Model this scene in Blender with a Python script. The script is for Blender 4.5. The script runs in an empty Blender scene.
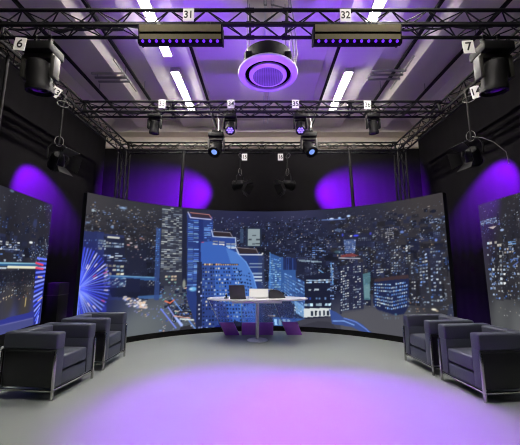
import bpy, bmesh, math, random
import numpy as np
from mathutils import Vector, Matrix

# studio set: parameters
ARC = (0.05, 3.15, 3.4, 1.0471975511965976)
CZ0 = 0.1
CZ1 = 2.54
LP = (-4.245, 4.5)
LQ = (-4.5, 6.32)
LZ0 = 0.2
LZ1 = 2.64
RP = (4.66, 6.34)
RQ = (4.625, 4.4)
RZ0 = 0.1
RZ1 = 2.64
SIGNS1 = [('31', -1.016, 3.67, 4.758), ('32', 1.154, 3.67, 4.75), ('33', -2.152, 6.0, 4.789), ('34', -0.667, 6.0, 4.789), ('35', 0.721, 6.0, 4.789), ('36', 2.269, 6.0, 4.766), ('15', -0.497, 8.15, 4.419), ('16', 0.526, 8.15, 4.419)]
SIGNS2 = [('6', (-3.264, 3.64, 4.287), 'white card sign reading 6 beside the large left moving head', 0.155, 0.19, 0.0, 0.087), ('7', (2.781, 3.64, 4.243), 'white card sign reading 7 beside the large right moving head', 0.155, 0.19, 0.0, -0.087), ('13', (-3.764, 5.05, 4.472), 'tilted white card sign reading 13 on the left side truss', 0.14, 0.2, 0.436, 0.436), ('14', (3.892, 5.05, 4.472), 'tilted white card sign reading 14 on the right side truss', 0.14, 0.24, -0.384, -0.14)]
CHAIRS = [(-2.06, 3.505, -6, 'dark slate leather armchair at the left front, nearest the camera on the left'), (-2.05, 4.4, 0, 'dark slate leather armchair at the left, standing beyond the nearest left one'), (2.15, 3.455, 186, 'dark slate leather armchair at the right front, nearest the camera on the right'), (2.075, 4.21, 185, 'dark slate leather armchair at the right, standing beyond the nearest right one')]
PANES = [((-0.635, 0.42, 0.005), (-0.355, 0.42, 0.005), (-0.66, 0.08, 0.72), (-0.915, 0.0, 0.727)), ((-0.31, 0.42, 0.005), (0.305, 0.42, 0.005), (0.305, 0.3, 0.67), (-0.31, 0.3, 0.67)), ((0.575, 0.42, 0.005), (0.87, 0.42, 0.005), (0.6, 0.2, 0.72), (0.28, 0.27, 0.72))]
SPOTS = [('bar_light_left', (-1.1, 3.47, 4.2), (-0.3, 3.05, 0), 2150, (0.33, 0.0, 1.0), 42, 0.7, 0.2), ('bar_light_right', (1.26, 3.47, 4.2), (0.88, 2.9, 0), 2150, (0.33, 0.0, 1.0), 41, 0.7, 0.2), ('bounce_fill_left', (-0.45, 4.3, 0.03), (-0.1, 5.3, 6.0), 900, (0.22, 0.04, 1.0), 66, 1.0, 0.2), ('bounce_fill_right', (0.6, 4.3, 0.03), (0.3, 5.3, 6.0), 900, (0.22, 0.04, 1.0), 66, 1.0, 0.2), ('curtain_spot_left', (-4.25, 5.8, 3.82), (-5.05, 6.62, 2.65), 7500, (0.23, 0.0, 1.0), 64, 0.6, 0.04), ('curtain_spot_right', (4.25, 5.6, 3.85), (5.05, 6.4, 2.68), 7500, (0.23, 0.0, 1.0), 64, 0.6, 0.04), ('curtain_spot_rear_left', (-1.0, 8.0, 3.75), (-2.55, 9.2, 3.58), 19000, (0.23, 0.0, 1.0), 58, 0.85, 0.04), ('curtain_spot_rear_right', (1.1, 8.0, 3.75), (2.65, 9.2, 3.58), 19000, (0.23, 0.0, 1.0), 58, 0.85, 0.04)]  # floor-level pair is unseen, added in place of floor bounce onto the ceiling
EXPO = 0.0
C = bpy.context.scene.collection
PI = math.pi
R = math.radians

# ------------------------------------------------------------------ materials
def srgb(c):
    return tuple(((v/255)/12.92 if v/255 <= .04045 else ((v/255+.055)/1.055)**2.4) for v in c)

MATS = {}
def mat(name, rgb, rough=.5, metal=0., noise=0., nscale=20., bump=0., spec=.5, coat=0.):
    m = bpy.data.materials.new(name); m.use_nodes = True
    nt = m.node_tree; b = nt.nodes['Principled BSDF']
    c = srgb(rgb)
    b.inputs['Base Color'].default_value = (*c, 1)
    b.inputs['Roughness'].default_value = rough
    b.inputs['Metallic'].default_value = metal
    b.inputs['Specular IOR Level'].default_value = spec
    b.inputs['Coat Weight'].default_value = coat
    if noise or bump:
        tc = nt.nodes.new('ShaderNodeTexCoord')
        n = nt.nodes.new('ShaderNodeTexNoise'); n.inputs['Scale'].default_value = nscale
        n.inputs['Detail'].default_value = 4
        nt.links.new(tc.outputs['Object'], n.inputs['Vector'])
        if noise:
            mx = nt.nodes.new('ShaderNodeMix'); mx.data_type = 'RGBA'
            mx.inputs['A'].default_value = (*[v*(1-noise) for v in c], 1)
            mx.inputs['B'].default_value = (*[min(1, v*(1+noise)) for v in c], 1)
            nt.links.new(n.outputs['Fac'], mx.inputs['Factor'])
            nt.links.new(mx.outputs['Result'], b.inputs['Base Color'])
        if bump:
            bp = nt.nodes.new('ShaderNodeBump'); bp.inputs['Strength'].default_value = bump
            bp.inputs['Distance'].default_value = .01
            nt.links.new(n.outputs['Fac'], bp.inputs['Height'])
            nt.links.new(bp.outputs['Normal'], b.inputs['Normal'])
    MATS[name] = m
    return m

def glow(name, rgb, strength, base=(10, 10, 12)):
    m = mat(name, base, .3)
    b = m.node_tree.nodes['Principled BSDF']
    b.inputs['Emission Color'].default_value = (*srgb(rgb), 1)
    b.inputs['Emission Strength'].default_value = strength
    return m

M_floor = mat('floor_vinyl', (140, 147, 143), .34, noise=.05, nscale=2.5, spec=.35)
M_ceil = mat('ceiling_paint', (242, 234, 226), .8, noise=.02, nscale=3)
M_wall = mat('wall_paint', (246, 236, 224), .8, noise=.03, nscale=3)
M_dark = mat('dark_wall', (40, 40, 42), .9, noise=.1, nscale=4)
M_drape = mat('black_drape', (21, 20, 22), .95, noise=.12, nscale=9, spec=.05)
M_truss = mat('black_powder_coat', (13, 13, 14), .6, spec=.25, noise=.1, nscale=30)
M_black = mat('black_plastic', (10, 10, 11), .55, spec=.2, noise=.1, nscale=30)
M_grey = mat('grey_housing', (46, 45, 41), .5, noise=.08, nscale=25)
M_batten = mat('aluminium_housing', (158, 150, 118), .38, metal=.3, noise=.06, nscale=20)
M_chrome = mat('brushed_chrome', (190, 188, 184), .22, metal=1., noise=.05, nscale=40)
M_leather = mat('slate_leather', (76, 80, 92), .42, noise=.08, nscale=60, bump=.15)
M_leather_dark = mat('black_leather', (26, 28, 30), .5, noise=.08, nscale=60, bump=.15)
M_white = mat('white_plastic', (232, 230, 228), .35, noise=.02, nscale=10)
M_gloss = mat('white_gloss_laminate', (226, 226, 230), .2, noise=.02, nscale=10)
M_sign = mat('white_card', (226, 224, 218), .7, noise=.03, nscale=20)
M_ink = mat('black_ink', (18, 18, 18), .7, noise=.05)
M_cable = mat('grey_cable', (120, 118, 112), .5, noise=.1)
M_bcable = mat('black_cable', (26, 26, 28), .5, noise=.1)
M_steel = mat('galvanised_steel', (165, 163, 158), .4, metal=.6, noise=.08)
M_satin = mat('satin_white_metal', (226, 226, 232), .3, metal=.35, noise=.03)
M_lid = mat('graphite_laptop', (62, 62, 64), .4, noise=.05)
M_slot_shade = mat('slot_depth_shade', (4, 4, 5), .9, spec=0.)  # near-black painted for the shade of a deep recess
M_white_glow = glow('added_white_glow', (245, 240, 235), .85)
M_tube = glow('fluorescent_tube', (255, 248, 238), 150, (230, 230, 225))
M_uv = glow('violet_led', (110, 40, 255), 1.5)
M_uvhot = glow('violet_led_bright', (150, 120, 255), 1.8)
M_blue = glow('pale_blue_lens', (130, 165, 255), 1.0)
M_glint = glow('violet_lens', (130, 20, 255), 2.4)

# perforated grille: procedural dots
def perf_material():
    m = mat('perforated_grille', (190, 186, 192), .6)
    nt = m.node_tree; b = nt.nodes['Principled BSDF']
    tc = nt.nodes.new('ShaderNodeTexCoord')
    v = nt.nodes.new('ShaderNodeTexVoronoi'); v.inputs['Scale'].default_value = 34; v.inputs['Randomness'].default_value = 0
    nt.links.new(tc.outputs['Object'], v.inputs['Vector'])
    r = nt.nodes.new('ShaderNodeValToRGB')
    r.color_ramp.elements[0].position = .42; r.color_ramp.elements[0].color = (.10, .09, .11, 1)
    r.color_ramp.elements[1].position = .5; r.color_ramp.elements[1].color = (.30, .28, .32, 1)
    nt.links.new(v.outputs['Distance'], r.inputs['Fac'])
    nt.links.new(r.outputs['Color'], b.inputs['Base Color'])
    return m
M_grille = perf_material()

def acrylic(name, rgb, alpha_t=.85):
    m = bpy.data.materials.new(name); m.use_nodes = True
    nt = m.node_tree; nt.nodes.clear()
    out = nt.nodes.new('ShaderNodeOutputMaterial')
    t = nt.nodes.new('ShaderNodeBsdfTransparent'); t.inputs['Color'].default_value = (*srgb(rgb), 1)
    g = nt.nodes.new('ShaderNodeBsdfPrincipled'); g.inputs['Base Color'].default_value = (*srgb(rgb), 1)
    g.inputs['Roughness'].default_value = .08
    mx = nt.nodes.new('ShaderNodeMixShader'); mx.inputs['Fac'].default_value = 1-alpha_t
    nt.links.new(t.outputs[0], mx.inputs[1]); nt.links.new(g.outputs[0], mx.inputs[2])
    nt.links.new(mx.outputs[0], out.inputs['Surface'])
    return m
M_acryl = acrylic('clear_acrylic', (240, 240, 250), .93)
M_acryl_reflect = acrylic('acrylic_violet_reflection', (220, 135, 255), .2)  # violet stands in for the lit floor mirrored in the panes

def led_material():
    m = bpy.data.materials.new('led_pixels'); m.use_nodes = True
    nt = m.node_tree; b = nt.nodes['Principled BSDF']
    a = nt.nodes.new('ShaderNodeAttribute'); a.attribute_name = 'led'
    b.inputs['Base Color'].default_value = (.004, .004, .0043, 1)
    b.inputs['Roughness'].default_value = .6
    b.inputs['Specular IOR Level'].default_value = .06
    nt.links.new(a.outputs['Color'], b.inputs['Emission Color'])
    b.inputs['Emission Strength'].default_value = 1.0
    m.cycles.emission_sampling = 'NONE'
    return m
M_led = led_material()

# ------------------------------------------------------------------ mesh helpers
class MB:
    def __init__(s): s.bm = bmesh.new()
    def box(s, lo, hi, bev=0., seg=2, mtx=None):
        r = bmesh.ops.create_cube(s.bm, size=1)
        vs = r['verts']
        sc = [hi[i]-lo[i] for i in range(3)]; c = [(hi[i]+lo[i])/2 for i in range(3)]
        for v in vs: v.co = Vector((v.co[0]*sc[0]+c[0], v.co[1]*sc[1]+c[1], v.co[2]*sc[2]+c[2]))
        if bev:
            es = list({e for v in vs for e in v.link_edges})
            bb = bmesh.ops.bevel(s.bm, geom=es, offset=bev, segments=seg, profile=.5, affect='EDGES')
            vs = list({v for f in bb['faces'] for v in f.verts} | {v for v in vs if v.is_valid})
        if mtx is not None:
            for v in vs: v.co = mtx @ v.co
        return s
    def tube(s, pts, r, n=8, cap=True):
        pts = [Vector(p) for p in pts]
        rings = []
        for i, p in enumerate(pts):
            a = pts[max(0, i-1)]; b = pts[min(len(pts)-1, i+1)]
            t = (b-a).normalized()
            up = Vector((0, 0, 1)) if abs(t.z) < .9 else Vector((1, 0, 0))
            x = t.cross(up).normalized(); y = x.cross(t)
            rings.append([s.bm.verts.new(p+(x*math.cos(2*PI*k/n)+y*math.sin(2*PI*k/n))*r) for k in range(n)])
        for a, b in zip(rings, rings[1:]):
            for k in range(n):
                s.bm.faces.new((a[k], a[(k+1) % n], b[(k+1) % n], b[k]))
        if cap:
            s.bm.faces.new(rings[0][::-1]); s.bm.faces.new(rings[-1])
        return s
    def lathe(s, prof, n=32, mtx=None):
        rings = []
        for (r, z) in prof:
            if r < 1e-5: rings.append([s.bm.verts.new((0, 0, z))])
            else: rings.append([s.bm.verts.new((r*math.cos(2*PI*k/n), r*math.sin(2*PI*k/n), z)) for k in range(n)])
        for a, b in zip(rings, rings[1:]):
            for k in range(n):
                k2 = (k+1) % n
                if len(a) == 1 and len(b) == 1: continue
                if len(a) == 1: s.bm.faces.new((a[0], b[k2], b[k]))
                elif len(b) == 1: s.bm.faces.new((a[k], a[k2], b[0]))
                else: s.bm.faces.new((a[k], a[k2], b[k2], b[k]))
        if mtx is not None:
            for ring in rings:
                for v in ring: v.co = mtx @ v.co
        return s
    def prism(s, poly, d, mtx=None):
        """poly: list of (a,b) in local XY, extruded along +Z by d"""
        lo = [s.bm.verts.new((a, b, 0)) for a, b in poly]
        hi = [s.bm.verts.new((a, b, d)) for a, b in poly]
        n = len(poly)
        s.bm.faces.new(lo[::-1]); s.bm.faces.new(hi)
        for k in range(n): s.bm.faces.new((lo[k], lo[(k+1) % n], hi[(k+1) % n], hi[k]))
        if mtx is not None:
            for v in lo+hi: v.co = mtx @ v.co
        return s
    def build(s, name, m, parent=None, smooth=True, loc=None):
        bmesh.ops.recalc_face_normals(s.bm, faces=s.bm.faces)
        me = bpy.data.meshes.new(name); s.bm.to_mesh(me); s.bm.free()
        me.materials.append(m)
        if smooth:
            me.polygons.foreach_set('use_smooth', [True]*len(me.polygons))
            try: me.set_sharp_from_angle(angle=R(35))
            except Exception: pass
        o = bpy.data.objects.new(name, me); C.objects.link(o)
        if parent: o.parent = parent
        if loc: o.location = loc
        return o

def tag(o, label, cat, group=None, kind=None):
    if label: o['label'] = label
    if cat: o['category'] = cat
    if group: o['group'] = group
    if kind: o['kind'] = kind
    return o
def thing(name, label, cat, loc=(0, 0, 0), rz=0., group=None):
    o = bpy.data.objects.new(name, None); C.objects.link(o)
    o.location = loc; o.rotation_euler = (0, 0, rz)
    return tag(o, label, cat, group)
def copy_tree(o, parent=None):
    c = o.copy(); C.objects.link(c); c.parent = parent
    for ch in o.children: copy_tree(ch, c)
    return c
def struct(o): o['kind'] = 'structure'; return o

def frame_to(p, d, roll_up=Vector((0, 0, 1))):
    """matrix whose local +Z runs along d, placed at p"""
    d = Vector(d).normalized()
    return Matrix.Translation(Vector(p)) @ d.to_track_quat('Z', 'Y').to_matrix().to_4x4()

# ------------------------------------------------------------------ setting
XW, YB, YF, ZC = 6.4, 9.8, -4.5, 6.2
struct(MB().box((-XW-.2, YF-.2, -.12), (XW+.2, YB+.2, 0)).build('floor', M_floor, smooth=False))
struct(MB().box((-XW-.2, YF-.2, ZC), (XW+.2, YB+.2, ZC+.15)).build('ceiling', M_ceil, smooth=False))
struct(MB().box((-XW-.15, YB, 0), (XW+.15, YB+.15, ZC)).build('wall_back', M_wall, smooth=False))
struct(MB().box((-XW-.15, YF-.15, 0), (XW+.15, YF, ZC)).build('wall_front', M_dark, smooth=False))
struct(MB().box((-XW-.15, YF, 0), (-XW, YB, ZC)).build('wall_left', M_wall, smooth=False))
struct(MB().box((XW, YF, 0), (XW+.15, YB, ZC)).build('wall_right', M_wall, smooth=False))
# ceiling ribs (trapezoid section) running away from the camera
rib_n = 0
for xc, hw in ((-5.35, .28), (-3.85, .3), (-2.12, .5), (2.12, .5), (3.85, .3), (5.35, .28)):
    rib_n += 1
    prof = [(-hw-.14, 0), (hw+.14, 0), (hw, -.24), (-hw, -.24)]
    mt = Matrix.Translation((xc, YF, ZC)) @ Matrix(((1, 0, 0, 0), (0, 0, 1, 0), (0, 1, 0, 0), (0, 0, 0, 1)))
    struct(MB().prism(prof, YB-YF-.35, mt).build('trim_%d' % rib_n, M_ceil, smooth=False))
# cross beam and ledge on the back wall
struct(MB().box((-XW, YB-.36, 5.78), (XW, YB, ZC)).build('trim_7', M_ceil, smooth=False))
struct(MB().box((-XW, YB-.16, 5.34), (XW, YB, 5.44)).build('trim_8', M_ceil, smooth=False))

# ------------------------------------------------------------------ drapes
def drape(name, label, p0, p1, z1, amp=.0025, per=.3, seed=1):
    p0 = Vector(p0); p1 = Vector(p1); L = (p1-p0).length; d = (p1-p0)/L
    nrm = Vector((-d.y, d.x, 0)); rnd = random.Random(seed)
    n = int(L/.02); bm = bmesh.new(); rows = []
    ph = [rnd.uniform(0, 6) for _ in range(4)]
    for i in range(n+1):
        t = L*i/n
        w = amp*(math.sin(2*PI*t/per+.8*math.sin(t*1.7+ph[0])) + .5*math.sin(2*PI*t/(per*2.3)+ph[1]))
        col = []
        for z in (0.01, z1*.5, z1):
            k = 1-.45*(z/z1)
            q = p0+d*t+nrm*w*k
            col.append(bm.verts.new((q.x, q.y, z)))
        rows.append(col)
    for a, b in zip(rows, rows[1:]):
        for k in range(2): bm.faces.new((a[k], b[k], b[k+1], a[k+1]))
    m = MB(); m.bm.free(); m.bm = bm
    o = m.build(name, M_drape)
    md = o.modifiers.new('thick', 'SOLIDIFY'); md.thickness = .012
    return tag(o, label, 'curtain')
drape('stage_curtain', 'black pleated curtain across the back of the studio, lit by two violet spots', (-5.045, 9.2, 0), (5.045, 9.2, 0), 5.1, seed=3)
drape('stage_curtain', 'black pleated curtain along the left side behind the left screen', (-5.05, -1.5, 0), (-5.05, 9.18, 0), 5.5, seed=4)
drape('stage_curtain', 'black pleated curtain along the right side behind the right screen', (5.05, 9.18, 0), (5.05, -1.5, 0), 5.5, seed=5)

# ------------------------------------------------------------------ trusses
S = .115      # half spacing of the chords
def truss(name, label, p0, p1, group, joints=(), diag=.26):
    p0 = Vector(p0); p1 = Vector(p1); L = (p1-p0).length; d = (p1-p0)/L
    up = Vector((0, 0, 1)) if abs(d.z) < .5 else Vector((0, 1, 0))
    side = d.cross(up).normalized()
    t = thing(name, label, 'truss', p0, 0, group)
    cor = [side*S*a+up*S*b for a, b in ((1, 1), (1, -1), (-1, -1), (-1, 1))]
    for c in cor: MB().tube([c, c+d*L], .0245, 10).build('chord', M_truss, t)
    n = max(2, int(round(L/diag)))
    for f in range(4):
        a, b = cor[f], cor[(f+1) % 4]; m = MB()
        for i in range(n):
            u, v = (a, b) if (i+f) % 2 == 0 else (b, a)
            m.tube([u+d*L*i/n, v+d*L*(i+1)/n], .0095, 6)
        m.build('lacing', M_truss, t)
    for j in joints:
        m = MB()
        for f in range(4): m.tube([cor[f]+d*j, cor[(f+1) % 4]+d*j], .016, 6)
        for c in cor: m.tube([c+d*(j-.06), c+d*(j+.06)], .032, 10)
        m.build('joint_frame', M_truss, t)
    return t
ZT = 4.75
YT1, YT2, YT3 = 3.82, 6.15, 8.3
G = 'black box trusses of the lighting rig'
truss('lighting_truss', 'nearest black box truss crossing the room, carrying the two long light bars', (-3.87, YT1, ZT), (3.87, YT1, ZT), G, joints=(.06, 3.70, 4.22, 7.68))
truss('lighting_truss', 'middle black box truss carrying signs 33 to 36 and four moving heads', (-3.87, YT2, ZT), (3.87, YT2, ZT), G, joints=(.06, 1.9, 5.8, 7.68))
truss('lighting_truss', 'farthest black box truss along the back curtain, carrying signs 15 and 16', (-3.87, YT3, ZT), (3.87, YT3, ZT), G, joints=(.06, 3.87, 7.68))
truss('lighting_truss', 'black box truss running along the left curtain', (-4, -1.2, ZT), (-4, 8.42, ZT), G, joints=(.06, 5.0, 7.3, 9.5))
truss('lighting_truss', 'black box truss running along the right curtain', (4, -1.2, ZT), (4, 8.42, ZT), G, joints=(.06, 5.0, 7.3, 9.5))
truss('truss_tower', 'black truss tower standing in the back left corner', (-4, YT3, 0.012), (-4, YT3, ZT-.15), 'corner towers', diag=.5)
truss('truss_tower', 'black truss tower standing in the back right corner', (4, YT3, 0.012), (4, YT3, ZT-.15), 'corner towers', diag=.5)
def post(label, p, q, r=.045):
    t = thing('support_pole', label, 'pole', p, 0, 'single support poles')
    d = Vector(q)-Vector(p)
    MB().tube([(0, 0, .015), d], r, 12).build('tube', M_truss, t)
    MB().lathe([(0, 0), (.16, 0), (.16, .015), (.06, .03), (0, .03)], 24).build('base_plate', M_truss, t)
post('single black pole behind the big screen left of centre, in front of the violet spot', (-2.36, 8.185, 0), (-2.235, 8.185, 4.61))
post('single black pole behind the big screen right of centre, in front of the violet spot', (2.63, 8.185, 0), (2.495, 8.185, 4.61))
post('slim pole at the extreme left edge below the side truss', (-4.0, 4.28, 0), (-4.0, 4.28, 4.6), .024)

# ------------------------------------------------------------------ ceiling services
def tube_light(x, y0, y1, label):
    t = thing('strip_light', label, 'ceiling light', (x, (y0+y1)/2, 5.896), 0, 'fluorescent strip lights')
    h = (y1-y0)/2
    m = MB(); m.box((-.10, -h, .03), (.10, h, .065), .004)
    for s in (-1, 1): m.box((s*.093-.008, -h, -.013), (s*.093+.008, h, .04), .002, 1)
    m.build('fitting', M_white, t)
    MB().box((-.083, -h+.02, -.03), (.083, h-.02, .03), .012).build('diffuser', M_tube, t)
    for s in (-1, 1): MB().box((-.095, s*h-.02, -.032), (.095, s*h+.02, .06), .006).build('end_cap', M_white, t)
XL = 2.06
tube_light(-XL, 6.45, 8.2, 'white strip light on the left of the ceiling, its far piece above sign 33')
tube_light(-XL, 4.2, 5.95, 'white strip light on the left of the ceiling, crossing above the left light bar')
tube_light(XL, 6.45, 8.2, 'white strip light on the right of the ceiling, the farther piece beyond the light bar')
tube_light(XL, 3.8, 5.5, 'white strip light on the right of the ceiling, crossing above sign 32')

for s_, w_ in ((-1, 'left'), (1, 'right')):
    tube_light(s_*XL, 2.2, 3.4, 'unseen white strip light added above the frame on the %s ceiling row' % w_)  # out-of-view pair added to brighten the front signs

def rail(x, y0, y1, label, r=.03, m=None, z=5.9):
    t = thing('ceiling_rail', label, 'ceiling rail', (x, y0, z), 0, 'rails under the ceiling')
    MB().box((-r, 0, -r), (r, y1-y0, r), .006).build('rail_bar', m or M_truss, t)
    y = .6
    while y < y1-y0:
        MB().tube([(0, y, r), (0, y, ZC-z)], .008, 6).build('hanger_rod', M_steel, t); y += 1.9
rail(-4.3, 1.0, 8.6, 'black rail under the ceiling nearest the left curtain')
rail(-3.1, 1.0, 8.6, 'black rail under the ceiling, second from the left')
rail(-1.5, 5.2, 9.3, 'black rail under the ceiling just left of the round air conditioner')
rail(1.62, 5.2, 9.3, 'black rail under the ceiling just right of the round air conditioner')
rail(3.13, 1.0, 8.6, 'black rail under the ceiling, second from the right')
rail(4.3, 1.0, 8.6, 'black rail under the ceiling nearest the right curtain')
def pipe(x, label):
    t = thing('ceiling_pipe', label, 'pipe', (x, 4.0, 6.05), 0, 'twin white pipes')
    MB().tube([(0, 0, 0), (0, 5.35, 0)], .022, 10).build('tube', M_white, t)
    for y in (.8, 2.4, 4.0): MB().box((-.03, y-.012, -.03), (.03, y+.012, .152), .004).build('pipe_clip', M_steel, t)
pipe(.06, 'left one of the twin white pipes on the ceiling behind the air conditioner')
pipe(.19, 'right one of the twin white pipes on the ceiling behind the air conditioner')
def trapeze(x, y, label, w=.78):
    t = thing('pipe_bracket', label, 'bracket', (x, y, 5.82), 0, 'ceiling brackets')
    for k in (-.16, 0, .16): MB().box((-w/2, k-.02, -.02), (w/2, k+.02, .02), .004).build('cross_bar', M_steel, t)
    for s in (-1, 1): MB().tube([(s*w*.42, 0, .02), (s*w*.42, 0, ZC-5.82)], .01, 6).build('drop_rod', M_steel, t)
    MB().tube([(w*.45, -.6, .03), (w*.45, .6, .03)], .022, 8).build('conduit', M_steel, t)
trapeze(-3.62, 6.6, 'grey steel bracket of three bars under the ceiling on the left')
trapeze(2.95, 6.5, 'grey steel bracket of three bars under the ceiling on the right')
# drop pipe at the back wall
tag(MB().tube([(-2.55, YB-.05, 5.34), (-2.55, YB-.05, 4.7)], .018, 8).build('wall_conduit', M_steel), 'short grey conduit dropping down the back wall above the left pole', 'pipe')

# round cassette air conditioner
ac = thing('air_conditioner', 'round white ceiling air conditioner hanging behind the nearest truss', 'air conditioner', (.10, 4.62, 4.49))
MB().lathe([(0, .36), (.38, .36), (.41, .33), (.40, .045), (0, .045)], 48).build('housing', M_black, ac)
MB().lathe([(.385, 0), (.395, -.012), (.46, -.004), (.495, .02), (.50, .045), (.46, .06), (.40, .06), (.385, .045), (.385, 0)], 64).build('outer_ring', M_white, ac)
MB().lathe([(.28, .04), (.40, .04)], 64).build('air_slot', M_slot_shade, ac)
MB().lathe([(.25, -.02), (.29, -.012), (.315, .002), (.315, .03), (.25, .03), (.25, -.02)], 64).build('centre_panel', M_white, ac)
MB().lathe([(0, -.024), (.252, -.02), (.252, 0), (0, 0)], 64).build('grille', M_grille, ac)
for k in range(4):
    a = PI/4+k*PI/2
    x, y = .47*math.cos(a), .47*math.sin(a)
    MB().tube([(x, y, .06), (x, y, ZC-4.49)], .009, 6).build('hanging_rod', M_steel, ac)
    MB().box((x*.93-.05, y*.93-.04, .08), (x*.93+.05, y*.93+.04, .2), .01).build('mounting_lug', M_black, ac)
MB().tube([(.42, .1, .16), (.47, .14, .4), (.44, .18, .9), (.3, .2, 1.5), (.09, .2, 1.56)], .014, 8).build('supply_hose', M_steel, ac)
MB().tube([(.45, 0, .14), (.5, .02, .45), (.47, .1, 1.1), (.4, .15, 1.7)], .011, 8).build('supply_hose', M_steel, ac)

# ------------------------------------------------------------------ light bars
def light_bar(x0, x1, label):
    t = thing('light_bar', label, 'stage light', ((x0+x1)/2, 3.60, 4.365), 0, 'long violet light bars')
    h = (x1-x0)/2
    rx = Matrix.Rotation(R(14), 4, 'X')
    def ext(poly, a=-h, b=h):
        mt = rx @ Matrix.Translation((a, 0, 0)) @ Matrix(((0, 0, 1, 0), (1, 0, 0, 0), (0, 1, 0, 0), (0, 0, 0, 1)))
        m = MB(); m.prism(poly, b-a, mt); return m
    ext([(-.05, .10), (.07, .10), (.07, -.10), (-.05, -.10)]).build('housing', M_black, t, False)
    ext([(-.075, .115), (-.048, .115), (-.048, .03), (-.075, .03)], -h+.01, h-.01).build('front_plate', M_batten, t, False)
    ext([(-.062, .028), (-.048, .028), (-.048, -.006), (-.062, -.006)], -h+.01, h-.01).build('groove_strip', M_slot_shade, t, False)
    ext([(-.085, -.008), (-.048, -.008), (-.048, -.085), (-.085, -.075)], -h+.01, h-.01).build('front_plate', M_batten, t, False)
    lr = ext([(-.098, -.078), (-.03, -.088), (-.03, -.135), (-.085, -.125)], -h-.012, h+.012).build('lens_rail', M_black, t, False)
    for i in range(12):
        x = -h+.055+(2*h-.11)*i/11
        mt = rx @ frame_to((x, -.0925, -.1015), (0, -.97, -.27))
        MB().lathe([(0, .012), (.014, .008), (.019, 0)], 14, mt).build('lens', M_uv, lr)
    for s in (-1, 1):
        m = MB(); m.box((s*(h)-.012, -.07, -.11), (s*h+.012, .075, .11), .006, mtx=rx); m.build('end_cap', M_black, t)
        m = MB(); m.box((s*h*.62-.03, .06, .09), (s*h*.62+.03, .10, .27), .004); m.tube([(s*h*.62-.03, .105, .27), (s*h*.62+.03, .105, .27)], .038, 12)
        m.build('clamp', M_black, t)
light_bar(-1.62, -.53, 'long violet light bar on the nearest truss under sign 31')
light_bar(.69, 1.83, 'long violet light bar on the nearest truss under sign 32')

# ------------------------------------------------------------------ moving heads
def moving_head(label, loc, sc, aim, group, lens='led', yoke=None, pan=0., clampz=.0):
    """hangs from loc (bottom of a truss chord); aim = direction of the beam (local = world)"""
    t = thing('moving_head', label, 'stage light', loc, 0, group)
    k = sc
    ym = yoke or M_black
    for s in (-1, 1):
        m = MB(); m.tube([(s*.09*k-.02, 0, .02+clampz), (s*.09*k+.02, 0, .02+clampz)], .042, 12); m.box((s*.09*k-.018, -.03, -.06), (s*.09*k+.018, .03, clampz), .004)
        m.build('clamp', M_black, t)
    MB().box((-.19*k, -.14*k, -.06-.12*k), (.19*k, .14*k, -.06), .02*k).build('base', M_black, t)
    zb = -.06-.12*k; zp = zb-.26*k
    pm = Matrix.Rotation(pan, 4, 'Z')
    m = MB()
    m.box((-.185*k, -.06*k, zb-.07*k), (.185*k, .06*k, zb+.004), .015*k, mtx=pm)
    for s in (-1, 1): m.box((s*.185*k-.028*k, -.06*k, zp-.06*k), (s*.185*k+.028*k, .06*k, zb-.02*k), .02*k, mtx=pm)
    m.build('yoke', ym, t)
    mt = frame_to((0, 0, zp), aim)
    MB().lathe([(0, -.19*k), (.08*k, -.185*k), (.125*k, -.15*k), (.14*k, -.02*k), (.135*k, .12*k), (.15*k, .15*k), (.15*k, .215*k), (.135*k, .215*k), (.13*k, .19*k), (0, .19*k)], 28, mt).build('head', M_black, t)
    t = [c for c in t.children if c.name.startswith('head')][0]; root = t.parent
    if lens == 'led':
        for i in range(7):
            a = i*PI/3; rr = 0 if i == 6 else .075*k
            l = mt @ Matrix.Translation((rr*math.cos(a), rr*math.sin(a), .195*k))
            MB().lathe([(0, .014), (.024*k, .009), (.033*k, 0)], 12, l).build('lens', M_uvhot, t)
    elif lens == 'spot':
        MB().lathe([(0, .018), (.05*k, .012), (.072*k, 0)], 18, mt @ Matrix.Translation((0, 0, .192*k))).build('lens', M_blue, t)
    else:
        MB().lathe([(0, .02), (.09*k, .012), (.125*k, 0)], 24, mt @ Matrix.Translation((0, 0, .19*k))).build('lens', M_lens, t)
    return root
M_lens = mat('dark_lens', (30, 26, 44), .08, noise=.02)
zc = ZT-S-.024
moving_head('large black moving head hanging at the far left beside sign 6', (-3.19, 3.935, zc-.08), 1.15, (.02, .16, -1), 'large moving heads', 'dark', M_grey, 0., .08)
moving_head('large black moving head hanging at the far right beside sign 7', (3.33, 3.935, zc-.08), 1.15, (-.02, .16, -1), 'large moving heads', 'dark', M_grey, 0., .08)
G2 = 'moving heads on the middle truss'
moving_head('black moving head with unlit lens on the middle truss below sign 33', (-2.30, YT2-S, zc), .70, (-.05, .15, -1), G2, 'dark')
moving_head('black moving head with glowing violet lens on the middle truss below sign 34', (-.68, YT2-S, zc), .70, (.06, -.62, -1), G2, 'led')
moving_head('black moving head with glowing violet lens on the middle truss below sign 35', (.82, YT2-S, zc), .70, (-.05, -.62, -1), G2, 'led')
moving_head('black moving head with unlit lens on the middle truss below sign 36', (2.38, YT2-S, zc), .70, (.1, .15, -1), G2, 'dark')
G3 = 'moving heads on slanted hangers'
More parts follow.
